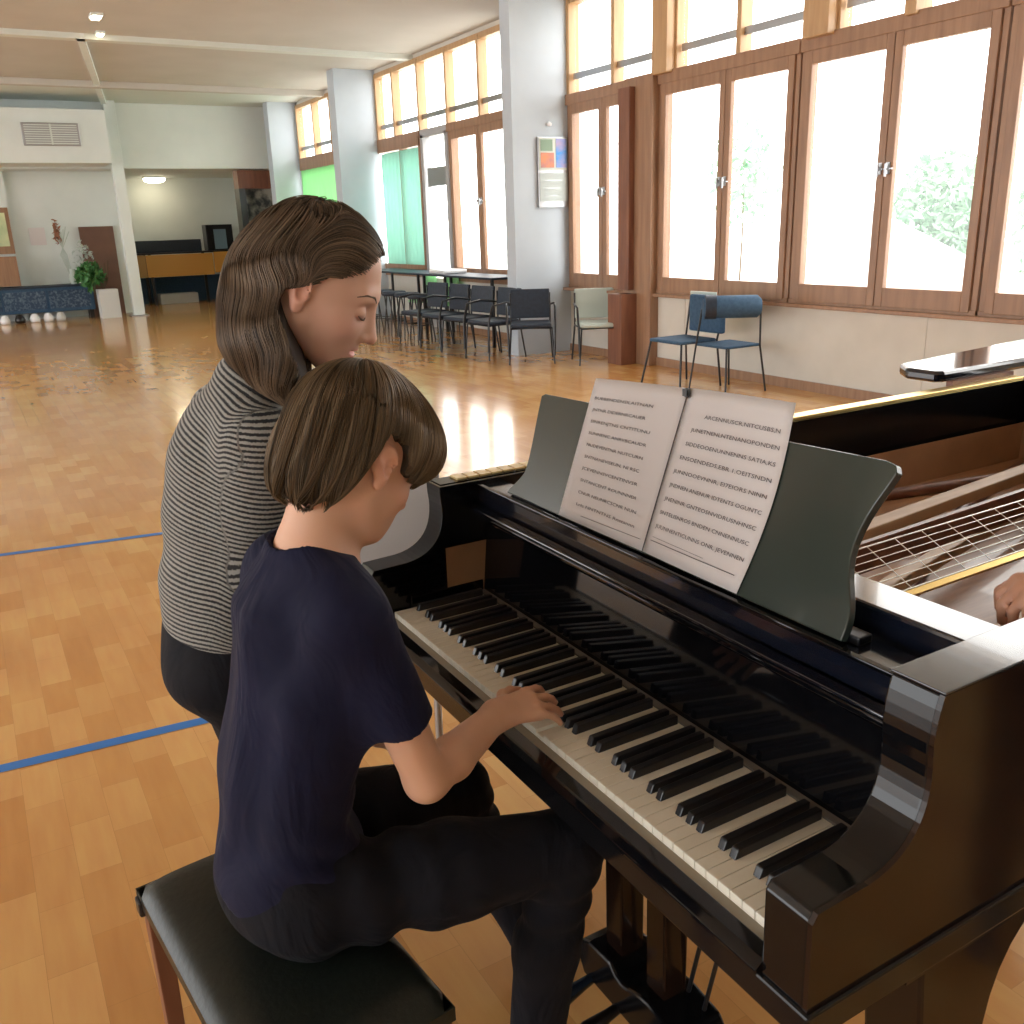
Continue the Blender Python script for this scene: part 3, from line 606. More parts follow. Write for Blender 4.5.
# pedal lyre
for y in (1.215,1.085): obj('lyre_pillar',MB().prism([(.90,.20),(.895,.66),(.955,.66),(.955,.20)],y-.027,y+.027),'lacquer_brown',P,bev=.004)
ly=[(1.30,.14),(1.29,.185),(1.26,.20),(1.19,.205)]+bez((1.19,.205),(1.15,.155),(1.12,.205),(1.07,.205),n=6)[1:]+[(.99,.195),(.97,.17),(.97,.12),(.99,.105),(1.28,.105)]
obj('lyre_box',MB().prism(ly,.87,.98,'x'),'lacquer_soft',P,bev=.006)
for y in (1.255,1.165,1.075): obj('pedal',MB().tube([(.90,y,.115),(.85,y,.105),(.80,y,.095),(.775,y,.09)],[.009,.012,.018,.012],10),mat('pedal_blue_black',(.02,.03,.05),.25,.6) if y==1.255 else 'metal_dark',P)
for i,y in enumerate((1.245,1.16,1.105,1.055,1.01)): obj('lyre_rod',MB().tube([(.955,y,.19),(.985,y-.075,.655)],.0045,6),'black_paint',P)

# ---------------------------------------------------------------- sheet music
S=thing('sheet_music',(1.04,1.3,1.003),'white double sheet of printed music lines open on the music desk','sheet music')
def page_fn(TL,TR,BR,BL,curl):
    TL,TR,BR,BL=[np.array(v,float) for v in (TL,TR,BR,BL)]
    def f(u,v,o=0.):   # u 0..1 left-right, v 0..1 top-bottom
        p=(TL*(1-u)+TR*u)*(1-v)+(BL*(1-u)+BR*u)*v
        y,h=p; y-=curl*math.sin(PI*v)*.016*u
        return desk(y,h,.0135+.005*math.sin(PI*u)*(1-.3*v)+o)
    return f
PL=page_fn((1.588,.300),(1.2968,.317),(1.2752,.003),(1.562,.002),0)
PR=page_fn((1.296,.318),(1.045,.327),(1.030,.002),(1.2745,.003),1)
def page(name,f):
    b=MB(); N=14; vs=[f(i/N,j/N) for j in range(N+1) for i in range(N+1)]
    b.add(vs,[(j*(N+1)+i,(j+1)*(N+1)+i,(j+1)*(N+1)+i+1,j*(N+1)+i+1) for j in range(N) for i in range(N)],True)
    o=obj(name,b,'paper',S); s_=o.modifiers.new('thickness','SOLIDIFY'); s_.thickness=.0008; return o
pl=page('page',PL); pr=page('page',PR)
def text_mesh(txt):
    c=bpy.data.curves.new('t','FONT'); c.body=txt; c.size=1; c.resolution_u=2; o=bpy.data.objects.new('t',c); COL.objects.link(o)
    dg=bpy.context.evaluated_depsgraph_get(); me=bpy.data.meshes.new_from_object(o.evaluated_get(dg)); vs=[tuple(v.co) for v in me.vertices]; fs=[tuple(p.vertices) for p in me.polygons]
    bpy.data.objects.remove(o); bpy.data.curves.remove(c); bpy.data.meshes.remove(me); return vs,fs
def write(f,lines,u0,u1,v0,dv,hh,rules,parent,slope=0.,name='printed_lines'):
    b=MB()
    for k,(t,ua,ub) in enumerate(lines):
        vs,fs=text_mesh(t); xs=[v[0] for v in vs]; mx_=max(xs); 
        pts=[]
        for x,y,z in vs:
            u=ua+(ub-ua)*x/mx_; v=v0+dv*k-hh*y/.7+slope*(u-ua); pts.append(f(u,v,.0016))
        b.add(pts,fs)
    for ua,ub,va,vb,w in rules:
        N=10; ps=[]
        for i in range(N+1):
            u=ua+(ub-ua)*i/N; v=va+(vb-va)*i/N; ps+= [f(u,v,.0016),f(u,v+w,.0016)]
        b.add(ps,[(2*i,2*i+1,2*i+3,2*i+2) for i in range(N)])
    obj(name,b,'ink',parent)
LL=["BUBBENDENSILAITNAN","JNTNR DIDERNRCAUER","SINRENJTNS CNTITUNU","SUNNENC ANRVBCAUDR","NUDEVENTNR NUTCURN","SNTNANEVISEUN, NI RSC","JCEVENNSVCENTINVSR","SNTANCENT ROUNNNDI","CNUR NEUNRCSCNR NUN","Lnls NNTNTNS Rnstsnnn"]
LR=["ARCENNUSCR,NITCUSBS,N","JUNETNENLNTENANOPONDEN","SIDDEOOENUNNENNS SATIA,KS","ENSOENDEDS,EBR 1.OEITSNDN","JUNNOOEVNNR, EI7EIORS NINN","JNDNEN ANENUR IDTENTS OGUNTC","JNENINR GNTEOSNVIDRUSNHNSC","SNTELISNROS BNDEN CNNENNUSC","JUUNNENTICUNNS ONR, JEVENNEN"]
write(PL,[(t,.06+.014*i,(.72,.68,.76,.76,.76,.76,.78,.80,.84,.86)[i]) for i,t in enumerate(LL)],0,1,.150,.082,.020,[(.28,.95,.945,.935,.003)],pl,slope=.0)
write(PR,[(t,(.24,.14,.12,.10,.08,.08,.07,.06,.06)[i],(.93,.95,.95,.95,.95,.95,.95,.94,.95)[i]) for i,t in enumerate(LR)],0,1,.165,.084,.022,[(.06,.62,.893,.897,.002),(.05,.93,.915,.915,.004)],pr,slope=.0)
obj('fold_line',MB().tube([PL(1.0,0,.003),PL(1.0,.5,.003),PL(1.0,1,.003)],.0012,5),'ink',S)
cl=MB().tube([PR(0,.035,.006)+V3(0,.008*math.cos(a),.008*math.sin(a)) for a in np.linspace(0,2*PI,13)],.0018,6); c0=PR(0,.035,.004); cl.box(c0[0]-.004,c0[0]+.004,c0[1]-.002,c0[1]+.010,c0[2]-.006,c0[2]+.008)
o=obj('paper_clip',cl,'black_paint'); tag(o,'small black clip at the top of the sheet fold','clip')

# ---------------------------------------------------------------- white chair behind the piano's bass end
r=thing('moulded_chair',(.92,2.42,0),'white moulded chair behind the far end of the keyboard','chair')
rot=.0
sh=[(.70,.44),(.66,.50),(.655,.60),(.655,.86),(.68,.93),(.72,.95),(.98,.95),(1.02,.93),(1.045,.86),(1.045,.60),(1.03,.50),(.99,.44)]
shs=[]
def rrect(x0,x1,z0,z1,rad,n=6):
    o=[]
    for cx,cz,a0 in ((x1-rad,z1-rad,0),(x0+rad,z1-rad,PI/2),(x0+rad,z0+rad,PI),(x1-rad,z0+rad,1.5*PI)):
        o+=[(cx+rad*math.cos(a0+i/n*PI/2),cz+rad*math.sin(a0+i/n*PI/2)) for i in range(n+1)]
    return o
obj('backrest_rim',MB().prism(rrect(.62,1.04,.62,1.06,.10),2.20,2.225),'plastic_grey',r,bev=.006)
obj('backrest',MB().prism(rrect(.645,1.015,.645,1.035,.085),2.188,2.202),'plastic_white',r,bev=.004)
obj('seat',MB().box(.62,1.04,2.2,2.62,.43,.46),'plastic_white',r,bev=.012)
for x in (.66,1.0):
    obj('leg',MB().tube([(x,2.215,.68),(x,2.215,.44),(x-.02,2.18,0)],.012,8),'metal_grey',r); obj('leg',MB().tube([(x,2.58,.44),(x,2.62,0)],.012,8),'metal_grey',r)

# ---------------------------------------------------------------- bench
bx,by=.269,1.29; ang=.111
R_=thing('piano_bench',(bx,by,0),'black leather topped piano bench with brown wooden legs','bench')
c=(bx,by)
def rb(mb): return mb.rotz((bx,by),ang)
hx,hy=.155,.293
N=20; vs=[]; fs=[]
for j in range(N+1):
    for i in range(N+1):
        u=2*i/N-1; v=2*j/N-1; e=(1-abs(u)**6)*(1-abs(v)**10); vs.append((bx+u*hx*(1-.02*abs(v)**8),by+v*hy*(1-.02*abs(u)**8),.470+.030*max(e,0)**.45))
for j in range(N):
    for i in range(N): fs.append((j*(N+1)+i,j*(N+1)+i+1,(j+1)*(N+1)+i+1,(j+1)*(N+1)+i))
m=MB().add(vs,fs,True)
m.box(bx-hx,bx+hx,by-hy,by+hy,.445,.470)
obj('cushion',rb(m),'leather',R_)
obj('apron',rb(MB().box(bx-hx+.004,bx+hx-.004,by-hy+.004,by+hy-.004,.425,.447)),'wood_dark',R_,bev=.002)
for sx in (-1,1):
    for sy in (-1,1):
        x=bx+sx*(hx-.022); y=by+sy*(hy-.022); t=.017
        o=MB(); o.add([(x-t,y-t,.43),(x+t,y-t,.43),(x+t,y+t,.43),(x-t,y+t,.43),(x-t*.8,y-t*.8,0),(x+t*.8,y-t*.8,0),(x+t*.8,y+t*.8,0),(x-t*.8,y+t*.8,0)],[(3,2,1,0),(4,5,6,7),(0,1,5,4),(1,2,6,5),(2,3,7,6),(3,0,4,7)][0:0]+[(0,1,2,3),(7,6,5,4),(1,0,4,5),(2,1,5,6),(3,2,6,7),(0,3,7,4)])
        obj('leg',rb(o),'wood_dark',R_,bev=.002)
        if sx<0 : obj('corner_bracket',rb(MB().box(x-.028,x-.012,y-.014,y+.014,.43,.462)),'black_paint',R_,bev=.004)
# ============================================================ PEOPLE
def head_fn(c,R,s=1.,smile=0.,k=1.):
    c=np.array(c,float)
    def f(P):
        q=((P-c)@R)/s; d=ell(q,(-.006,0,.008),(.096,.076,.088))
        d=smin(d,ell(q,(.028,0,-.040),(.062,.060,.072)),.03)
        qa=q.copy(); qa[:,1]=np.abs(qa[:,1])                       # face is symmetric
        d=smin(d,cone(qa,(.005,.045,-.070),(.068,.012,-.110),.022,.018),.03)
        d=smin(d,ell(q,(.078,0,-.113),(.017,.021,.015)),.02)
        d=smin(d,cone(qa,(.0,0,-.06),(.06,.0,-.09),.045,.034),.03)
        d=smin(d,ell(qa,(.062,.034,-.052),(.026,.023,.024)),.025)     # cheek
        d=smin(d,ell(q,(.079,0,.004),(.014,.045,.013)),.02)          # brow ridge
        d=smax(d,-ell(qa,(.099,.031,-.019),(.016,.019,.012)),.014)   # socket
        d=smin(d,ell(qa,(.0795,.031,-.020),(.0125,.0150,.0115)),.003)  # lid over the eyeball
        d=smin(d,ell(q,(.080,0,-.052),(.018,.030,.030)),.02); d=smin(d,cone(q,(.080,0,-.010),(.096,0,-.052),.011,.014),.012)
        d=smin(d,cone(q,(.088,0,-.008),(.113,0,-.050),.0065,.0085),.012)
        d=smin(d,ell(q,(.113,0,-.053),(.010,.0105,.0085)),.006)
        d=smin(d,ell(qa,(.101,.012,-.057),(.011,.006,.0065)),.006)
        d=smax(d,-ell(qa,(.106,.006,-.0635),(.006,.0028,.003)),.002)
        z=q[:,2]-smile*3.5*q[:,1]**2; qq=np.stack([q[:,0],q[:,1],z],1)
        d=smin(d,ell(q,(.078,0,-.086),(.022,.030,.020)),.015)         # muzzle
        d=smin(d,ell(qq,(.0965,0,-.0795),(.008,.021,.0052)),.004)
        d=smin(d,ell(qq,(.0935,0,-.0905),(.009,.018,.0062)),.004)
        d=smax(d,-ell(qq,(.106,0,-.0848),(.018,.026,.0016+.0016*smile)),.002)
        # ears
        e=ell(qa,(-.007,.080,-.023),(.0205,.0080,.0265),EAR); e=smin(e,ell(qa,(.001,.078,-.052),(.010,.0065,.012)),.01)
        e=smax(e,-ell(qa,(.002,.0880,-.028),(.0100,.0080,.0150),EAR),.004)
        e=smax(e,-ell(qa,(-.006,.0885,-.014),(.0145,.0052,.0150),EAR),.003)
        e=smin(e,ell(qa,(.008,.0765,-.034),(.005,.005,.007)),.004)
        return smin(d,e,.006)*s
    return f
EAR=np.array(Matrix.Rotation(.35,3,'Z') @ Matrix.Rotation(-.15,3,'Y'))
def hand_chain(W,d,up,thumb,sc=1.,bend=(.30,.55,.35),spread=.05,lift=0.):
    """wrist W, finger direction d, back-of-hand normal up, thumb side vector; returns cones"""
    d=nrm(d); up=nrm(np.array(up,float)-d*np.dot(up,d)); th=nrm(np.array(thumb,float)-d*np.dot(thumb,d)-up*np.dot(thumb,up))
    C=[]; pal=[]
    def rot(v,a): return v*math.cos(a)-up*math.sin(a)
    for i,(lat,L,r_) in enumerate(((.027,.070,.0086),(.009,.078,.0088),(-.009,.073,.0084),(-.0255,.058,.0075))):
        K=W+d*(.082-.004*abs(i-1.2))*sc+th*lat*sc+up*.004*sc
        pal.append((W+th*lat*.55*sc,K-up*.004*sc,.0125*sc,.0105*sc))
        a=bend[0]; dd=nrm(d+th*lat/.027*spread*2.2); p=K
        for j,(fr,ba) in enumerate(((.45,bend[0]),(.31,bend[0]+bend[1]),(.24,sum(bend)))):
            v=dd*math.cos(ba)-up*math.sin(ba); q=p+v*L*fr*sc
            C.append((p,q,(r_-.0007*j)*sc,(r_-.0007*(j+1))*sc)); p=q
    B=W+d*.018*sc+th*.018*sc-up*.004*sc; p=B; tp=[]
    for L,v in ((.040,d*.62+th*.72-up*.25),(.030,d*.88+th*.38-up*.30),(.024,d*.97+th*.10-up*.30)):
        q=p+nrm(v)*L*sc; tp.append((p,q,.0110*sc-.0012*len(tp)*sc,.0100*sc-.0012*len(tp)*sc)); p=q
    def f(P):
        e=None
        for a,b,ra,rb_ in pal: x=cone(P,a,b,ra,rb_); e=x if e is None else smin(e,x,.014*sc)
        g=None
        for a,b,ra,rb_ in C:
            x=cone(P,a,b,ra,rb_); g=x if g is None else smin(g,x,.0016*sc)
        e=smin(e,g,.008*sc); t=None
        for a,b,ra,rb_ in tp: x=cone(P,a,b,ra,rb_); t=x if t is None else smin(t,x,.006*sc)
        return smin(e,t,.010*sc)
    tips=[(C[3*i+2][1],nrm(C[3*i+2][1]-C[3*i+2][0]),C[3*i+2][3]) for i in range(4)]
    return f,tips,up,th
def nails(tips,up,parent,sc=1.):
    for p,v,r_ in tips:
        n=nrm(up-v*np.dot(up,v)); s=np.cross(v,n); b=MB(); vs=[]
        for j in range(5):
            for i in range(5):
                a=(i-2)/2*.75; vs.append(p+v*(-.006+.0022*j)*sc*1.2+ (n*math.cos(a)+s*math.sin(a))*r_*(1.04-.012*abs(j-2)))
        b.add(vs,[(j*5+i,j*5+i+1,(j+1)*5+i+1,(j+1)*5+i) for j in range(4) for i in range(4)],True); obj('fingernail',b,'nail',parent)
def chain(P,pts,k=.01):
    d=None
    for (a,ra),(b,rb_) in zip(pts[:-1],pts[1:]):
        x=cone(P,a,b,ra,rb_); d=x if d is None else smin(d,x,k)
    return d
def skin_mat(name,c,lip):
    m=mat(name,c,.48,spec=.4); b=bsdf(m); b.inputs['Subsurface Weight'].default_value=.12; b.inputs['Subsurface Radius'].default_value=(.6,.25,.12); b.inputs['Subsurface Scale'].default_value=.012
    at=nd(m,'ShaderNodeAttribute'); at.attribute_name='tone'; lk(m,at,'Color',b,'Base Color')
    nz=nd(m,'ShaderNodeTexNoise'); nz.inputs['Scale'].default_value=260; bp=nd(m,'ShaderNodeBump'); bp.inputs['Strength'].default_value=.12; bp.inputs['Distance'].default_value=.001
    lk(m,nz,'Fac',bp,'Height'); lk(m,bp,'Normal',b,'Normal'); return m
M['skin_child']=skin_mat('skin_child',(.62,.33,.21),None); M['skin_woman']=skin_mat('skin_woman',(.62,.34,.23),None)
M['nail']=mat('nail',(.72,.45,.36),.3)
def tone(V,c,R,s,base,lip,seed=0,smile=0):
    q=((V-np.array(c))@R)/s; t=np.tile(np.array(base,float),(len(V),1)); y=np.abs(q[:,1])
    def g(cx,cy,cz,rx,ry,rz): return np.exp(-(((q[:,0]-cx)/rx)**2+((y-cy)/ry)**2+((q[:,2]-cz)/rz)**2))
    z=q[:,2]-smile*3.5*q[:,1]**2
    l=np.clip(1.6*np.exp(-((z+.085)/.0085)**4-(y/.0225)**4)*(q[:,0]>.088)*(q[:,0]<.115),0,1)*.75
    ch=.35*g(.07,.045,-.05,.03,.022,.022)+.3*g(.115,0,-.055,.014,.02,.012)+.4*g(-.006,.085,-.03,.03,.012,.04)
    red=np.array([.68,.24,.17]); t=t*(1-ch[:,None])+red*ch[:,None]; t=t*(1-l[:,None])+np.array(lip)*l[:,None]
    return t
def fabric(name,c1,c2,bump=.35,rough=.85,sheen=.3):
    m=mat(name,c1,rough); noise_col(m,c1,c2,5,detail=3); b=bsdf(m); b.inputs['Sheen Weight'].default_value=sheen*.12; b.inputs['Specular IOR Level'].default_value=.25; b.inputs['Sheen Roughness'].default_value=.4
    tc=nd(m,'ShaderNodeTexCoord'); n1=nd(m,'ShaderNodeTexNoise'); n1.inputs['Scale'].default_value=520
    b1=nd(m,'ShaderNodeBump'); b1.inputs['Strength'].default_value=bump; b1.inputs['Distance'].default_value=.0012; lk(m,tc,'Object',n1,'Vector'); lk(m,n1,'Fac',b1,'Height'); lk(m,b1,'Normal',b,'Normal')
    mp=nd(m,'ShaderNodeMapping'); mp.inputs['Scale'].default_value=(1,1,.55); mp.inputs['Rotation'].default_value=(.4,.5,0); n2=nd(m,'ShaderNodeTexNoise'); n2.inputs['Scale'].default_value=9; n2.inputs['Detail'].default_value=3; n2.inputs['Distortion'].default_value=1.2
    b2=nd(m,'ShaderNodeBump'); b2.inputs['Strength'].default_value=.8; b2.inputs['Distance'].default_value=.018; lk(m,tc,'Object',mp,'Vector'); lk(m,mp,'Vector',n2,'Vector'); lk(m,n2,'Fac',b2,'Height'); lk(m,b2,'Normal',b1,'Normal'); return m
M['tshirt_navy']=fabric('tshirt_navy',(.005,.006,.024),(.009,.010,.036))
M['trousers_black']=fabric('trousers_black',(.004,.0045,.008),(.006,.0065,.011),sheen=.1)
M['leggings_black']=fabric('leggings_black',(.004,.0045,.008),(.006,.0065,.010),sheen=.1)
M['shoe_dark']=mat('shoe_dark',(.03,.03,.035),.5)
# striped knit: stripes follow the 'stripe' length along torso and sleeves
m=mat('striped_knit',(.4,.4,.38),.9); M['striped_knit']=m
at=nd(m,'ShaderNodeAttribute'); at.attribute_name='stripe'; tc=nd(m,'ShaderNodeTexCoord'); nz=nd(m,'ShaderNodeTexNoise'); nz.inputs['Scale'].default_value=420; nz.inputs['Detail'].default_value=1
lk(m,tc,'Object',nz,'Vector')
ma=nd(m,'ShaderNodeMath',operation='MULTIPLY_ADD'); lk(m,nz,'Fac',ma,0); ma.inputs[1].default_value=.0035; lk(m,at,'Fac',ma,2)
mu=nd(m,'ShaderNodeMath',operation='MULTIPLY'); lk(m,ma,'Value',mu,0); mu.inputs[1].default_value=2*PI/.0088
si=nd(m,'ShaderNodeMath',operation='SINE'); lk(m,mu,'Value',si,0)
cr=nd(m,'ShaderNodeValToRGB'); cr.color_ramp.elements[0].position=.40; cr.color_ramp.elements[1].position=.55
cr.color_ramp.elements[0].color=(.016,.016,.018,1); cr.color_ramp.elements[1].color=(.31,.305,.28,1)
h2=nd(m,'ShaderNodeMapRange'); h2.inputs['From Min'].default_value=-1; lk(m,si,'Value',h2,'Value'); lk(m,h2,'Result',cr,'Fac'); lk(m,cr,'Color',bsdf(m),'Base Color')
bp=nd(m,'ShaderNodeBump'); bp.inputs['Strength'].default_value=.6; bp.inputs['Distance'].default_value=.002; lk(m,h2,'Result',bp,'Height'); lk(m,bp,'Normal',bsdf(m),'Normal')
bsdf(m).inputs['Sheen Weight'].default_value=.15
def hair_mat(name,c1,c2):
    m=mat(name,c1,.45,spec=.22); at=nd(m,'ShaderNodeAttribute'); at.attribute_name='strand'
    cr=nd(m,'ShaderNodeValToRGB'); cr.color_ramp.elements[0].color=(*c1,1); cr.color_ramp.elements[1].color=(*c2,1)
    lk(m,at,'Fac',cr,'Fac'); lk(m,cr,'Color',bsdf(m),'Base Color'); bsdf(m).inputs['Anisotropic'].default_value=.3; return m
M['hair_child']=hair_mat('hair_child',(.030,.019,.011),(.27,.185,.105))
M['hair_child_base']=mat('hair_child_base',(.035,.023,.013),.7)
M['hair_woman']=hair_mat('hair_woman',(.020,.013,.009),(.25,.175,.115))
M['hair_woman_base']=mat('hair_woman_base',(.030,.020,.014),.7)
M['brow']=mat('brow',(.12,.07,.045),.8)
def grad(f,P,e=.0015):
    d0=f(P); g=np.stack([f(P+np.eye(3)[i]*e)-d0 for i in range(3)],1); return d0,g/(np.linalg.norm(g,axis=1)[:,None]+1e-9)
def strands(name,f,roots,flow,nstep,step,m,parent,r0=.0011,off=(0,.004),seed=1,stop=None,length=None,tone_=None):
    rg=np.random.default_rng(seed); n=len(roots); P=roots.copy(); o=off[0]+(off[1]-off[0])*rg.random(n); path=[]
    L=nstep*(.75+.25*rg.random(n)) if length is None else length
    for i in range(nstep):
        d,g=grad(f,P); P=P-g*(d-o)[:,None]; path.append(P.copy())
        v=flow(P,g,i); v=v-g*np.minimum((v*g).sum(1),1e9)[:,None]*1.0; v/=np.linalg.norm(v,axis=1)[:,None]+1e-9
        alive=(i<L)
        if stop is not None: alive&=~stop(P)
        P=P+v*step*alive[:,None]
        if stop is not None: L=np.where(alive,L,np.minimum(L,i))
    path=np.stack(path,1); N=path.shape[1]                              # n,N,3
    T=np.gradient(path,axis=1); T/=np.linalg.norm(T,axis=2)[...,None]+1e-9
    A=np.cross(T,np.array([.3,.5,.81])); A/=np.linalg.norm(A,axis=2)[...,None]+1e-9; Bn=np.cross(T,A)
    tt=np.arange(N)[None,:]/np.maximum(L,1)[:,None]; rad=r0*np.clip(1.15-tt**3,.12,1)*(tt<=1.05)
    vs=np.stack([path+rad[...,None]*(A*math.cos(a)+Bn*math.sin(a)) for a in (0,2*PI/3,4*PI/3)],2).reshape(-1,3)
    base=(np.arange(n)[:,None]*N+np.arange(N-1)[None,:])*3; live=(np.arange(N-1)[None,:]<L[:,None]-1)
    base=base[live]; q=np.concatenate([np.stack([base+k,base+(k+1)%3,base+3+(k+1)%3,base+3+k],1) for k in range(3)])
    used=np.unique(q); rm=-np.ones(len(vs),np.int64); rm[used]=np.arange(len(used))
    tn=rg.random(n)**1.5 if tone_ is None else tone_
    at_=np.repeat(tn,N*3)
    return np_mesh(name,vs[used],rm[q],m,parent,True,{'strand':at_[used]})
def noise3(P,sc,seed=0):
    r=np.random.default_rng(seed); out=0
    for k in range(6):
        w_=r.normal(size=3)*sc; out=out+np.sin(P@w_+r.random()*6.28)
    return out/6

# ------------------------------------------------------------ the child
BH=V3(.479,1.276,1.296); bf=nrm((.775,.19,-.60)); BR=frame(bf); BS=1.0
BRx=BR
neck0=V3(.400,1.278,1.160); rsh=V3(.400,1.150,1.080); lsh=V3(.388,1.412,1.078)
relb=V3(.486,1.138,.790); rwr=V3(.655,1.228,.798); lelb=V3(.34,1.50,.83); lwr=V3(.46,1.44,.725)
hr,tipsR,upR,thR=hand_chain(rwr+V3(.010,.004,.004),V3(1,.06,-.10),V3(.1,-.42,1),V3(0,1,.3),.97,(.26,.34,.24),.13)
hl,tipsL,upL,thL=hand_chain(lwr+V3(.012,0,0),V3(1,.0,-.13),V3(.1,.1,1),V3(0,-1,.1),.80,(.22,.26,.22),.06)
child=thing('person',(.30,1.29,.50),'child in a navy t-shirt seated on the bench, right hand on the keys','person')
headb=head_fn(BH,BR,BS)
def f_child(P):
    d=headb(P)
    nk=cone(P,BH+BR@V3(-.035,0,-.055),neck0+V3(-.01,0,-.01),.048,.052); d=smin(d,nk,.025)
    tr=cone(P,neck0+V3(-.012,0,-.02),(rsh+V3(-.01,.03,.005)),.042,.038); tr=smin(tr,cone(P,neck0+V3(-.012,0,-.02),lsh+V3(-.01,-.03,.005),.042,.038),.02)
    tr=smin(tr,ell(P,neck0+V3(-.01,0,-.11),(.075,.12,.10)),.04)
    d=smin(d,tr,.035)
    ra=chain(P,[(rsh,.040),(rsh*.45+relb*.55,.038),(relb,.033)],.01); ra=smin(ra,chain(P,[(relb,.0315),(relb*.65+rwr*.35+V3(0,0,-.003),.036),(rwr,.0255),(rwr+V3(.02,.004,-.002),.023)],.01),.02)
    ra=smin(ra,hr(P),.016)
    la=chain(P,[(lsh,.040),(lelb,.032),(lelb*.65+lwr*.35,.033),(lwr,.0225)],.012); la=smin(la,hl(P),.016)
    return np.minimum(smin(d,ra,.02),la)
V,Q=whole(f_child,(.22,1.02,.64),(.86,1.60,1.46),.0028)
tn=tone(V,BH,BR,BS,(.70,.395,.26),(.66,.26,.21))
fin=np.clip((V[:,0]-.76)/.04,0,1)*(V[:,2]<.82); tn=tn*(1-.18*fin[:,None])+np.array([.62,.22,.16])*.18*fin[:,None]
body=np_mesh('body',V,Q,'skin_child',child,True,{'tone':tn})
nails(tipsR,upR,child,.85)
pel=V3(.305,1.30,.60)
def shirtcore(P):
    d=ell(P,(.300,1.30,.605),(.118,.152,.105))
    d=smin(d,ell(P,(.312,1.30,.76),(.100,.138,.14)),.08)
    d=smin(d,ell(P,(.350,1.288,.93),(.098,.148,.150)),.08)
    d=smin(d,cone(P,rsh+V3(-.015,.035,-.008),lsh+V3(-.015,-.035,-.008),.052,.052),.07)
    d=smin(d,cone(P,neck0+V3(-.02,0,-.025),neck0+V3(-.035,0,-.10),.062,.10),.05); d=smin(d,cone(P,neck0+V3(-.02,.02,-.045),lsh+V3(-.01,-.01,-.004),.045,.047),.04); d=smin(d,cone(P,neck0+V3(-.02,-.02,-.038),rsh+V3(-.01,.01,0),.047,.045),.04)
    s1=smax(cone(P,rsh+V3(-.005,.010,-.008),rsh*.28+relb*.72,.051,.0490),((P-(rsh*.34+relb*.66))@nrm(relb-rsh)),.004)
    s2=smax(cone(P,lsh+V3(-.005,-.005,-.005),lsh*.28+lelb*.72,.054,.0585),((P-(lsh*.34+lelb*.66))@nrm(lelb-lsh)),.004)
    return smin(smin(d,s1,.05),s2,.05)
def folds(P,amp=1.):
    z=P[:,2]; lowm=np.clip((.80-z)/.2,0,1)
    a=np.sin((z*1.0+.55*(P[:,0]-.3)+.25*(P[:,1]-1.3))*95+2.2*noise3(P,14,3))*.0075*lowm*np.clip((P[:,0]-.24)/.08,0,1)
    b=noise3(P,22,5)*.0035+np.sin((P[:,1]-1.3)*60+noise3(P,9,8)*3+(z-.8)*10)*.0034*np.clip((z-.6)/.1,0,1)
    return (a+b)*amp
def f_shirt(P):
    d=shirtcore(P)+folds(P)
    nk=cone(P,neck0+V3(-.03,0,.03),BH+BR@V3(-.02,0,-.03),.050,.066); d=smax(d,-nk,.004)
    nx=(P-(neck0+V3(-.02,0,.008)))@nrm((.42,0,.9)); rr_=np.linalg.norm(P[:,:2]-neck0[:2]-V3(-.01,0,0)[:2],axis=1)
    d=smax(d,-smax(-nx,rr_-.082,.005),.004)
    hem=.575-.25*(P[:,0]-.30)
    return smax(d,-(P[:,2]-np.where(P[:,0]<.36,hem,hem+.02)-.006*np.sin(P[:,1]*40)),.006)
V,Q=surface(f_shirt,(.14,1.03,.50),(.58,1.58,1.20),.0045); np_mesh('tshirt',V,Q,'tshirt_navy',child)
rk=V3(.745,1.148,.555); lk_=V3(.680,1.445,.530); ran=V3(.645,1.12,.10); lan=V3(.83,1.40,.10)
def f_pants(P):
    d=ell(P,(.295,1.30,.592),(.112,.150,.095)); d=smin(d,ell(P,(.30,1.30,.68),(.088,.125,.07)),.05)
    for hp,kn,an in ((V3(.325,1.215,.588),rk,ran),(V3(.325,1.385,.588),lk_,lan)):
        t=chain(P,[(hp,.083),(hp*.5+kn*.5,.078),(kn,.063)],.03); s=chain(P,[(kn+V3(.0,0,-.01),.060),(kn*.6+an*.4+V3(-.01,0,0),.056),(an,.046)],.03)
        t=smin(t,s,.03); d=smin(d,t,.05)
    wr=np.sin((P[:,0]-.42)*70+noise3(P,12,2)*3)*.007*np.exp(-((P[:,0]-.42)/.09)**2)+noise3(P,16,9)*.004
    kneew=np.sin(P[:,2]*120+noise3(P,10,4)*2.5)*.0035*np.exp(-((P[:,2]-.47)/.07)**2)
    d=d+wr+kneew
    d=smax(d,-(P[:,2]-.095),.004); return smax(d,.502-P[:,2]+np.where(P[:,0]>.45,-9,0),.006)
V,Q=surface(f_pants,(.14,1.02,.08),(.84,1.58,.80),.005); np_mesh('trousers',V,Q,'trousers_black',child)
def shoes(parent,an,d,m,s=1.):
    d=nrm(d)
    def f(P):
        x=ell(P,an+d*.12*s+V3(0,0,.035-an[2]),(.085*s,.045*s,.035),frame(d)); y=cone(P,an+V3(0,0,.05-an[2]),an+d*.09*s+V3(0,0,.04-an[2]),.045*s,.040*s)
        x=smin(x,y,.03); x=smin(x,cone(P,V3(an[0],an[1],.05),V3(an[0],an[1],.10),.042,.040),.02); return smax(smax(x,-P[:,2],.004),P[:,2]-.115,.004)
    V,Q=surface(f,an+V3(-.3,-.3,-.12),an+V3(.3,.3,.05),.007); np_mesh('shoe',V,Q,m,parent)
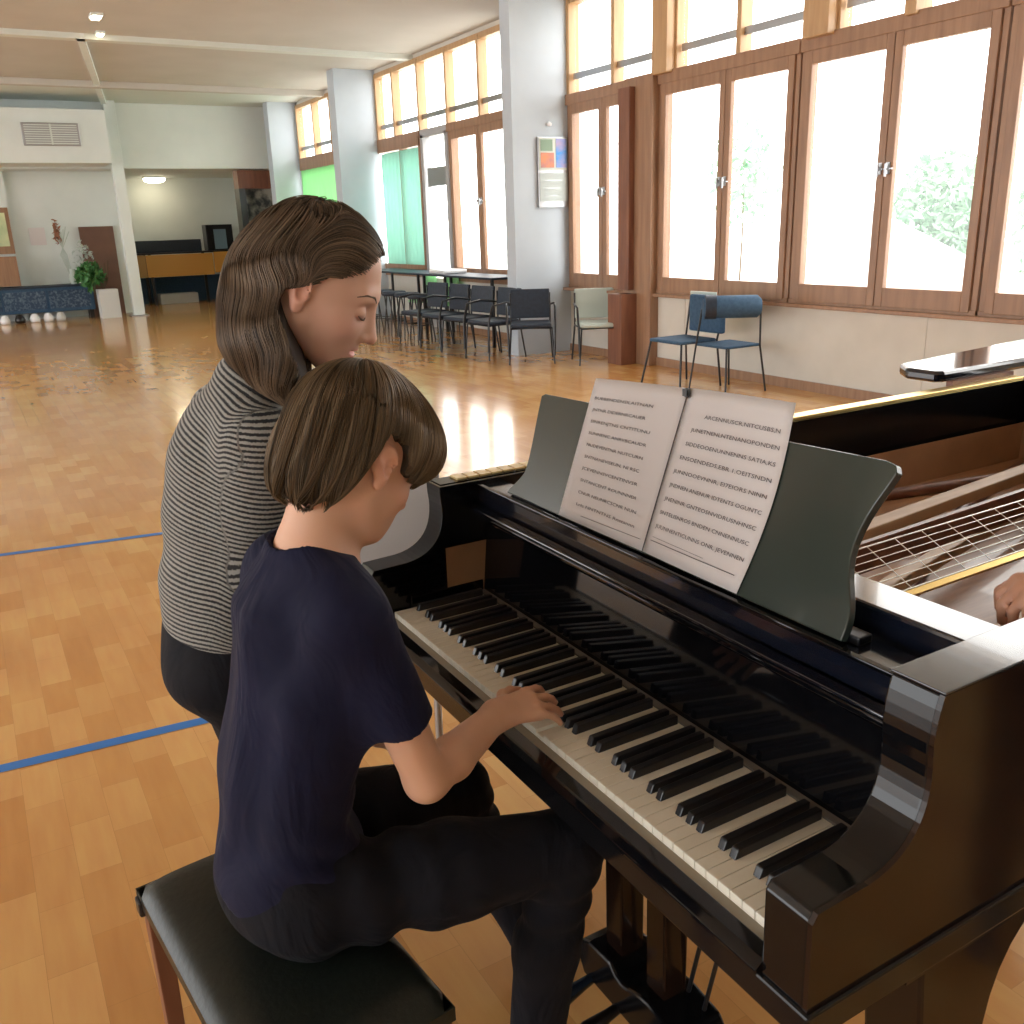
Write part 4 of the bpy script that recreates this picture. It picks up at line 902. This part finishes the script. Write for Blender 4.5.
shoes(child,ran,V3(1,.0,0),'shoe_dark',.9); shoes(child,lan,V3(1,.5,0),'shoe_dark',.9)
# hair
def f_bh(P):
    q=((P-BH)@BR)/BS
    d=ell(q,(-.012,0,.014),(.110,.090,.098)); d=smin(d,ell(q,(-.058,0,-.060),(.055,.080,.074)),.04)
    d=smin(d,ell(q,(.050,0,.026),(.074,.078,.058)),.04)
    az=np.arctan2(q[:,1],q[:,0]+.03); am=np.clip((.085-q[:,2])/.08,0,1)
    return d*BS+(.0035*noise3(P,30,41)+.0030*np.sin(az*8+2.5*noise3(P,16,43))+.0018*np.sin(az*19+3*noise3(P,20,47)))*am
def bh_low(P):   # below this the hair ends: positive = outside hair
    q=((P-BH)@BR)/BS; x=q[:,0]; y=np.abs(q[:,1])
    zb=np.where(x<-.02,-.088,np.where(x<.03,-.008,.020-.0*x)); t=np.clip((x+.048)/.020,0,1); zb=-.128*(1-t)+(.014)*t
    t2=np.clip((x-.012)/.022,0,1); zb=zb*(1-t2)+(-.024)*t2
    az=np.arctan2(q[:,1],x+.03); zb=zb+.003*np.sin(az*13+1)+.002*np.sin(az*31)
    return zb-q[:,2]
def f_bhair(P):
    q=((P-BH)@BR)/BS; lump=.0022*np.sin(np.arctan2(q[:,1],q[:,0]+.03)*26+noise3(P,18,4)*2.5)
    return smax(f_bh(P)+.004+lump,bh_low(P)*BS,.012)
V,Q=surface(f_bhair,BH-.16,BH+.16,.0035); hb=np_mesh('hair',V,Q,'hair_child_base',child)
rg=np.random.default_rng(5); crown=nrm((-.45,.12,.89))
def bh_roots(n,seed):
    rg=np.random.default_rng(seed); th=np.abs(rg.normal(size=n))*.55; th=np.where(rg.random(n)<.6,rg.random(n)**.8*1.9,th); ph=rg.random(n)*2*PI
    e1=nrm(np.cross(crown,(0,1,0))); e2=np.cross(crown,e1)
    dirs=np.cos(th)[:,None]*crown+np.sin(th)[:,None]*(np.cos(ph)[:,None]*e1+np.sin(ph)[:,None]*e2)
    return BH+(dirs*.10*BS)@BR.T
CR=BH+(crown*.105)@BR.T
def flow_bh(P,g,i):
    away=P-CR; away/=np.linalg.norm(away,axis=1)[:,None]+1e-6; dn=-BR[:,2]*.9+V3(0,0,-.3)
    w_=np.clip(np.linalg.norm(P-CR,axis=1)/.14,0,1)[:,None]
    sw=np.cross(g,away)*(.25*noise3(P,14,6)[:,None]+.12)
    return away*(1.1-.6*w_)+dn*w_*1.1+sw
roots=bh_roots(8500,3); keep=bh_low(roots)<0; roots=roots[keep]
strands('hair_strands',lambda P:f_bh(P),roots,flow_bh,34,.0062,'hair_child',hb,r0=.00095,off=(-.003,.0060),seed=4,tone_=np.clip(.45+.38*noise3((roots-BH)*1.,70,31)+.35*(np.random.default_rng(2).random(len(roots))-.5)*1.6,0,1),stop=lambda P:bh_low(P)>.014*(.5+.5*np.sin(P[:,0]*900+P[:,1]*700))*(P[:,0]<BH[0]-.01))
# eyelashes / brow
def brow(parent,c,R,s,side,m='brow'):
    hf=head_fn(c,R,s,1. if s>1 else 0.)
    def onto(pts,o):
        P=np.array([c+R@(p*s) for p in pts]); 
        for _ in range(3):
            d,g=grad(hf,P); P=P-g*(d-o)[:,None]
        return list(P)
    pts=[V3(.0885,side*.014,.004),V3(.0895,side*.028,.009),V3(.080,side*.043,.007),V3(.070,side*.052,.001)]
    obj('eyebrow',MB().tube(onto(pts,.0002),[.0008,.0019,.0017,.0007],6),m,parent)
    la=[V3(.0905,side*.0185,-.0265),V3(.0935,side*.026,-.0285),V3(.0925,side*.036,-.0285),V3(.0855,side*.0455,-.025)]
    obj('eyelashes',MB().tube(onto(la,.0008),[.0008,.0018,.0020,.0008],6),m,parent)
for s_ in (-1,1): brow(child,BH,BR,BS,s_)

# ------------------------------------------------------------ the woman
WH=V3(.512,1.488,1.537)
def cam2w(v): 
    Zc=nrm((-97,2938,919)); Yc=np.array((-562,269,-919.)); Yc=nrm(Yc-Zc*np.dot(Yc,Zc)); Xc=np.cross(Yc,Zc); return np.stack([Xc,Yc,Zc],1).T@np.array(v,float)
wf=nrm((.725,-.41,-.53)); WR=frame(wf); WS=1.05
wn0=V3(.430,1.555,1.375); wrs=V3(.388,1.492,1.275); wls=V3(.40,1.79,1.27)
wre=V3(.355,1.545,1.04); wrw=V3(.46,1.62,.95); wle=V3(.42,1.87,1.05); wlw=V3(.45,1.74,.93)
woman=thing('person',(.30,1.72,0),'woman with shoulder-length brown hair and striped sweater leaning over the child','person')
whr,tR,uR,tRR=hand_chain(wrw+V3(.01,0,0),V3(.8,.35,-.45),V3(.3,-.3,.9),V3(0,1,0),.95,(.15,.25,.2))
whl,tL,uL,tLL=hand_chain(wlw+V3(.01,0,0),V3(1,-.1,-.3),V3(.3,.2,.9),V3(0,-1,0),.95,(.15,.25,.2))
headw=head_fn(WH,WR,WS,smile=1.)
def f_woman(P):
    d=headw(P); nk=cone(P,WH+WR@V3(-.025,0,-.06),wn0,.050,.054); d=smin(d,nk,.02)
    d=smin(d,ell(P,wn0+V3(-.035,0.05,-.085),(.06,.09,.055)),.03)
    d=smin(d,cone(P,wrs,wls,.040,.040),.03); ra=smin(chain(P,[(wrs,.042),(wre,.034),(wrw,.025)]),whr(P),.015); la=smin(chain(P,[(wls,.042),(wle,.034),(wlw,.025)]),whl(P),.015)
    return np.minimum(smin(d,ra,.02),la)
V,Q=whole(f_woman,(.22,1.30,.80),(.80,2.0,1.68),.003); np_mesh('body',V,Q,'skin_woman',woman,True,{'tone':tone(V,WH,WR,WS,(.69,.40,.29),(.64,.22,.19),smile=1)})
for s_ in (-1,1): brow(woman,WH,WR,WS,s_)
tp=[WH+WR@V3(.0915-abs(a)*.0*1,a,-.0835+3.5*a*a) for a in np.linspace(-.018,.018,9)]; tp=[WH+WR@V3(.0925-9*a*a,a,-.0842+3.5*a*a) for a in np.linspace(-.019,.019,9)]
obj('teeth',MB().tube(tp,.0024,6),mat('teeth',(.8,.76,.70),.3),woman)
# sweater
spine=[V3(.312,1.665,.85),V3(.320,1.665,1.0),V3(.335,1.655,1.12),V3(.365,1.635,1.24),V3(.41,1.60,1.34)]
def f_sw_t(P):
    d=ell(P,(.324,1.668,.93),(.108,.160,.12)); d=smin(d,ell(P,(.334,1.665,1.03),(.100,.145,.15)),.07)
    d=smin(d,ell(P,(.358,1.645,1.17),(.105,.158,.14)),.07); d=smin(d,cone(P,wrs+V3(-.0,.03,-.01),wls+V3(0,-.03,-.01),.064,.064),.05)
    d=smin(d,cone(P,wn0+V3(-.03,.015,-.03),V3(.37,1.63,1.25),.066,.085),.05); d=smin(d,cone(P,wn0+V3(-.03,-.01,-.03),wrs+V3(-.005,.01,0),.058,.060),.04); return d
def f_sw_a(P):
    a=chain(P,[(wrs,.064),(wrs*.5+wre*.5,.058),(wre,.050),(wrw,.036)],.03); b=chain(P,[(wls,.064),(wle,.050),(wlw,.036)],.03); return a,b
def f_sw(P):
    a,b=f_sw_a(P); d=smin(smin(f_sw_t(P),a,.030),b,.030)
    d=d+noise3(P,18,12)*.003+np.sin(P[:,2]*55+noise3(P,9,2)*3+P[:,0]*20)*.0018
    nx=(P-(wn0+V3(-.02,0.01,.012)))@nrm((.35,-.05,.93)); d=smax(d,nx,.006)
    return smax(d,.898-P[:,2]-.02*(P[:,0]-.3),.006)
V,Q=surface(f_sw,(.08,1.28,.78),(.74,2.08,1.44),.005)
a,b_=f_sw_a(V); t_=f_sw_t(V)
def arc(V,pts):
    num=0; den=1e-12; L=0
    for p,q in zip(pts[:-1],pts[1:]):
        ab=q-p; n_=np.linalg.norm(ab); tu=(V-p)@ab/n_**2; t=np.clip(tu,0,1); d=np.linalg.norm(V-p-t[:,None]*ab,axis=1); w_=np.exp(-(d/.035)**2)+1e-9; num=num+w_*(L+tu*n_); den=den+w_; L+=n_
    return num/den
st=np.where((a<t_-.004),arc(V,[wrs+V3(0,0,.1),wrs,wre,wrw]),np.where(b_<t_-.004,arc(V,[wls+V3(0,0,.1),wls,wle,wlw]),arc(V,spine)))
np_mesh('striped_sweater',V,Q,'striped_knit',woman,True,{'stripe':st})
def f_leg(P):
    d=ell(P,(.315,1.67,.90),(.100,.150,.10)); d=smin(d,ell(P,(.300,1.64,.825),(.105,.11,.09)),.05)
    for hp,kn,an in ((V3(.330,1.60,.84),V3(.385,1.67,.47),V3(.34,1.73,.09)),(V3(.33,1.74,.84),V3(.39,1.80,.47),V3(.35,1.86,.09))):
        d=smin(d,chain(P,[(hp,.088),(kn,.060),(kn*.6+an*.4+V3(-.015,0,0),.054),(an,.040)],.03),.04)
    return smax(smax(d+noise3(P,14,7)*.002,P[:,2]-.96,.005),.09-P[:,2],.004)
V,Q=surface(f_leg,(.10,1.45,.06),(.56,2.0,1.0),.006); np_mesh('trousers',V,Q,'leggings_black',woman)
shoes(woman,V3(.34,1.73,.09),V3(1,.1,0),'shoe_dark'); shoes(woman,V3(.35,1.86,.09),V3(1,.1,0),'shoe_dark')
# her hair: swept back from the forehead over the ear, falling to the shoulder
DN=V3(0,0,-1)
hb0=WH+WR@V3(-.060,0,-.01)
def f_wh0(P):
    q=((P-WH)@WR)/WS; d=ell(q,(-.008,0,.012),(.100,.083,.088)); d=smin(d,ell(q,(-.045,0,-.020),(.055,.077,.066)),.04)
    d=smin(d,chain(P,[(V3(.440,1.545,1.520),.058),(V3(.425,1.545,1.485),.056),(V3(.418,1.535,1.435),.058),(V3(.422,1.520,1.385),.044)],.03),.07)
    d=smin(d,chain(P,[(V3(.430,1.490,1.485),.038),(V3(.420,1.468,1.435),.044),(V3(.428,1.448,1.385),.036),(V3(.436,1.440,1.355),.022)],.02),.05)
    return d
def wh_face(P):  # region kept free for the face: >0 means face side
    q=((P-WH)@WR)/WS; x=q[:,0]; z=q[:,2]; y=np.abs(q[:,1])
    line=.060-.0*z; lim=np.where(z>.035,.066+.25*(z-.035),.066-(.035-z)*1.25); lim=np.where(z<-.004,np.maximum(-.026,lim),np.maximum(.004,lim)); lim=np.where(z<-.060,-.026+np.clip(-.060-z,0,.2)*1.1,lim); return x-lim
def f_whair(P):
    q=((P-WH)@WR)/WS; lump=.003*np.sin(np.arctan2(q[:,1],q[:,2])*22+noise3(P,14,4)*3)*np.clip(-wh_face(P)/.03,0,1)
    return smax(f_wh0(P)+.005+lump,wh_face(P),.008)
V,Q=surface(f_whair,WH-V3(.22,.18,.28),WH+V3(.16,.18,.16),.004); wh=np_mesh('hair',V,Q,'hair_woman_base',woman)
rg=np.random.default_rng(9); n=9000
u=rg.random(n); ph=(rg.random(n)-.5)*2
x=.075-.14*u**1.2; part=.03
dirs=np.stack([np.where(rg.random(n)<.45,.075-.01*rg.random(n),x),ph*.085,np.full(n,.09)],1); low=np.abs(ph)
dirs[:,2]=.095*np.sqrt(np.clip(1-low**2,0,1))*1.0+.012; dirs[:,0]-=.02*low**2
roots=WH+(dirs*WS)@WR.T
_,g_=grad(f_wh0,roots); roots=roots-g_*f_wh0(roots)[:,None]; roots=roots[wh_face(roots)<0]
def flow_wh(P,g,i):
    q=((P-WH)@WR)/WS; back=-WR[:,0]; w_=np.clip((.055-q[:,0])/.09,0,1)[:,None]; w2=np.clip((-.02-q[:,2])/.05,0,1)[:,None]
    side=np.sign(q[:,1:2])*WR[:,1][None]
    wave=np.cross(g,DN)*(.38*np.sin(P[:,2:3]*62+noise3(P,12,3)[:,None]*3.)+.1)
    return back*(1.1-w_*.75)*(1-w2*.8)+DN*(.15+.95*w_+.6*w2)+side*.25*(1-w_)+wave*(.25+w_)
tn_=rg.random(len(roots))**1.3*.75+.25*np.clip(noise3(roots,35,2),0,1)
stopw=lambda P:((P[:,2]<1.338+.016*np.sin(P[:,0]*160+P[:,1]*110))|(wh_face(P)>.004))
strands('hair_strands',f_wh0,roots,flow_wh,52,.0080,'hair_woman',wh,r0=.0010,off=(-.004,.004),seed=8,tone_=np.clip(tn_,0,1),stop=stopw)
rg=np.random.default_rng(77); r2=WH+V3(-.05,-.01,-.07)+(rg.random((26000,3))-.5)*np.array([.36,.34,.36])
for _ in range(4):
    d_,g_=grad(f_wh0,r2); r2=r2-g_*d_[:,None]
r2=r2[(wh_face(r2)<-.002)&(r2[:,2]>1.37)][:13000]
tn2=np.clip(.42+.40*noise3(r2,60,21)+.5*(rg.random(len(r2))-.5),0,1)
strands('hair_strands',f_wh0,r2,flow_wh,24,.0075,'hair_woman',wh,r0=.0009,off=(-.002,.007),seed=18,tone_=tn2,stop=stopw)

# ------------------------------------------------------------ the person resting an arm on the piano
guest=thing('person',(1.75,.25,0),'bare forearm and fist resting inside the piano at the right edge of the photo','person')
gw=V3(1.335,.640,1.098); ge=V3(1.53,.47,1.16); gs=V3(1.72,.36,1.36); gl=V3(1.98,.14,1.36); gle=V3(2.05,.08,1.08); glw=V3(1.98,.18,.86)
gh,_,_,_=hand_chain(gw+V3(-.01,.01,0),V3(-.8,.5,-.32),V3(-.25,0,1),V3(.5,.8,0),1.1,(.55,.9,.6))
GH=V3(1.80,.29,1.62); GR=frame((-.6,.75,-.3))
hg=head_fn(GH,GR,1.)
def f_guest(P):
    d=hg(P); d=smin(d,cone(P,GH+GR@V3(-.03,0,-.06),V3(1.84,.25,1.42),.055,.058),.02)
    a=chain(P,[(gs,.05),(ge,.042),(ge*.6+gw*.4,.042),(gw,.029)],.02); a=smin(a,gh(P),.015); b=chain(P,[(gl,.05),(gle,.042),(glw,.028)],.02); b=smin(b,ell(P,glw+V3(0,.01,-.07),(.035,.025,.07)),.02)
    d=smin(d,ell(P,(1.85,.25,1.36),(.10,.15,.07)),.03); d=smin(d,cone(P,gs,gl,.05,.05),.03); return np.minimum(smin(d,a,.02),b)
V,Q=whole(f_guest,(1.15,-.05,.72),(2.2,.95,1.80),.006); np_mesh('body',V,Q,'skin_child',guest,True,{'tone':np.tile([.55,.28,.18],(len(V),1))})
GB=frame((-.6,.75,0))
def f_gs(P):
    d=ell(P,(1.85,.24,1.02),(.12,.17,.16),GB); d=smin(d,ell(P,(1.85,.24,1.22),(.115,.18,.19),GB),.08); d=smin(d,cone(P,gs,gl,.075,.075),.05)
    d=smin(d,smax(cone(P,gs,gs*.4+ge*.6,.07,.062),(P-(gs*.45+ge*.55))@nrm(ge-gs),.004),.03); d=smin(d,smax(cone(P,gl,gl*.4+gle*.6,.07,.062),(P-(gl*.45+gle*.55))@nrm(gle-gl),.004),.03)
    return smax(smax(d,P[:,2]-1.42,.01),.9-P[:,2],.006)
V,Q=surface(f_gs,(1.55,-.1,.85),(2.2,.6,1.5),.009); np_mesh('shirt',V,Q,fabric('shirt_grey',(.12,.13,.15),(.16,.17,.2)),guest)
def f_gp(P):
    d=ell(P,(1.86,.23,.92),(.12,.165,.12),GB)
    for s_ in (-1,1):
        o_=GB[:,1]*s_*.09; d=smin(d,chain(P,[(V3(1.86,.23,.86)+o_,.09),(V3(1.85,.25,.48)+o_,.065),(V3(1.87,.23,.09)+o_,.05)],.02),.03)
    return smax(smax(d,P[:,2]-.98,.006),.09-P[:,2],.004)
V,Q=surface(f_gp,(1.55,-.1,.05),(2.2,.6,1.05),.009); np_mesh('trousers',V,Q,'leggings_black',guest)
for s_ in (-1,1): shoes(guest,V3(1.87,.23,.09)+GB[:,1]*s_*.09,GB[:,0],'shoe_dark')
def f_gh(P):
    q=(P-GH)@GR; return smax(ell(q,(-.012,0,.018),(.105,.084,.095)),-(q[:,2]+.05*(1-np.clip((-q[:,0])/.05,0,1)*2)-.02),.01)
V,Q=surface(f_gh,GH-.15,GH+.15,.006); np_mesh('hair',V,Q,'hair_woman_base',guest)
# ============================================================ LIGHT AND CAMERA
w=bpy.data.worlds.new('World'); SC.world=w; w.use_nodes=True; nt=w.node_tree
bg=nt.nodes['Background']
tc=nt.nodes.new('ShaderNodeTexCoord'); dp=nt.nodes.new('ShaderNodeVectorMath'); dp.operation='DOT_PRODUCT'; dp.inputs[1].default_value=(.97,.0,.25)
nt.links.new(tc.outputs['Generated'],dp.inputs[0])
cr=nt.nodes.new('ShaderNodeValToRGB'); mr=nt.nodes.new('ShaderNodeMapRange'); mr.inputs['From Min'].default_value=-1
nt.links.new(dp.outputs['Value'],mr.inputs['Value']); nt.links.new(mr.outputs['Result'],cr.inputs['Fac'])
e=cr.color_ramp.elements; e[0].position=.0; e[0].color=(2.7,2.75,2.8,1); e[1].position=.62; e[1].color=(4.2,4.15,4.0,1)
x=e.new(.42); x.color=(2.6,2.6,2.55,1)
nt.links.new(cr.outputs['Color'],bg.inputs['Color']); bg.inputs['Strength'].default_value=WORLD_S
cam=bpy.data.cameras.new('camera'); co=bpy.data.objects.new('camera',cam); COL.objects.link(co)
Zc=nrm((-97,2938,919)); Yc=np.array((-562,269,-919.)); Yc=nrm(Yc); Yc=nrm(Yc-Zc*Yc.dot(Zc)); Xc=np.cross(Yc,Zc)
Rw=np.stack([Xc,Yc,Zc],1)      # rows: camera right, up, back expressed in room axes
mw=Matrix.Identity(4)
for i in range(3):
    for j in range(3): mw[j][i]=float(Rw[i][j])
mw[0][3]=0; mw[1][3]=0; mw[2][3]=1.6
co.matrix_world=mw; cam.sensor_width=36; cam.lens=919*36/1024; cam.clip_start=.05; cam.clip_end=200
SC.camera=co
SC.view_settings.view_transform='Standard'; SC.view_settings.look='None'; SC.view_settings.gamma=1; SC.view_settings.use_curve_mapping=False
SC.view_settings.exposure=EXPO
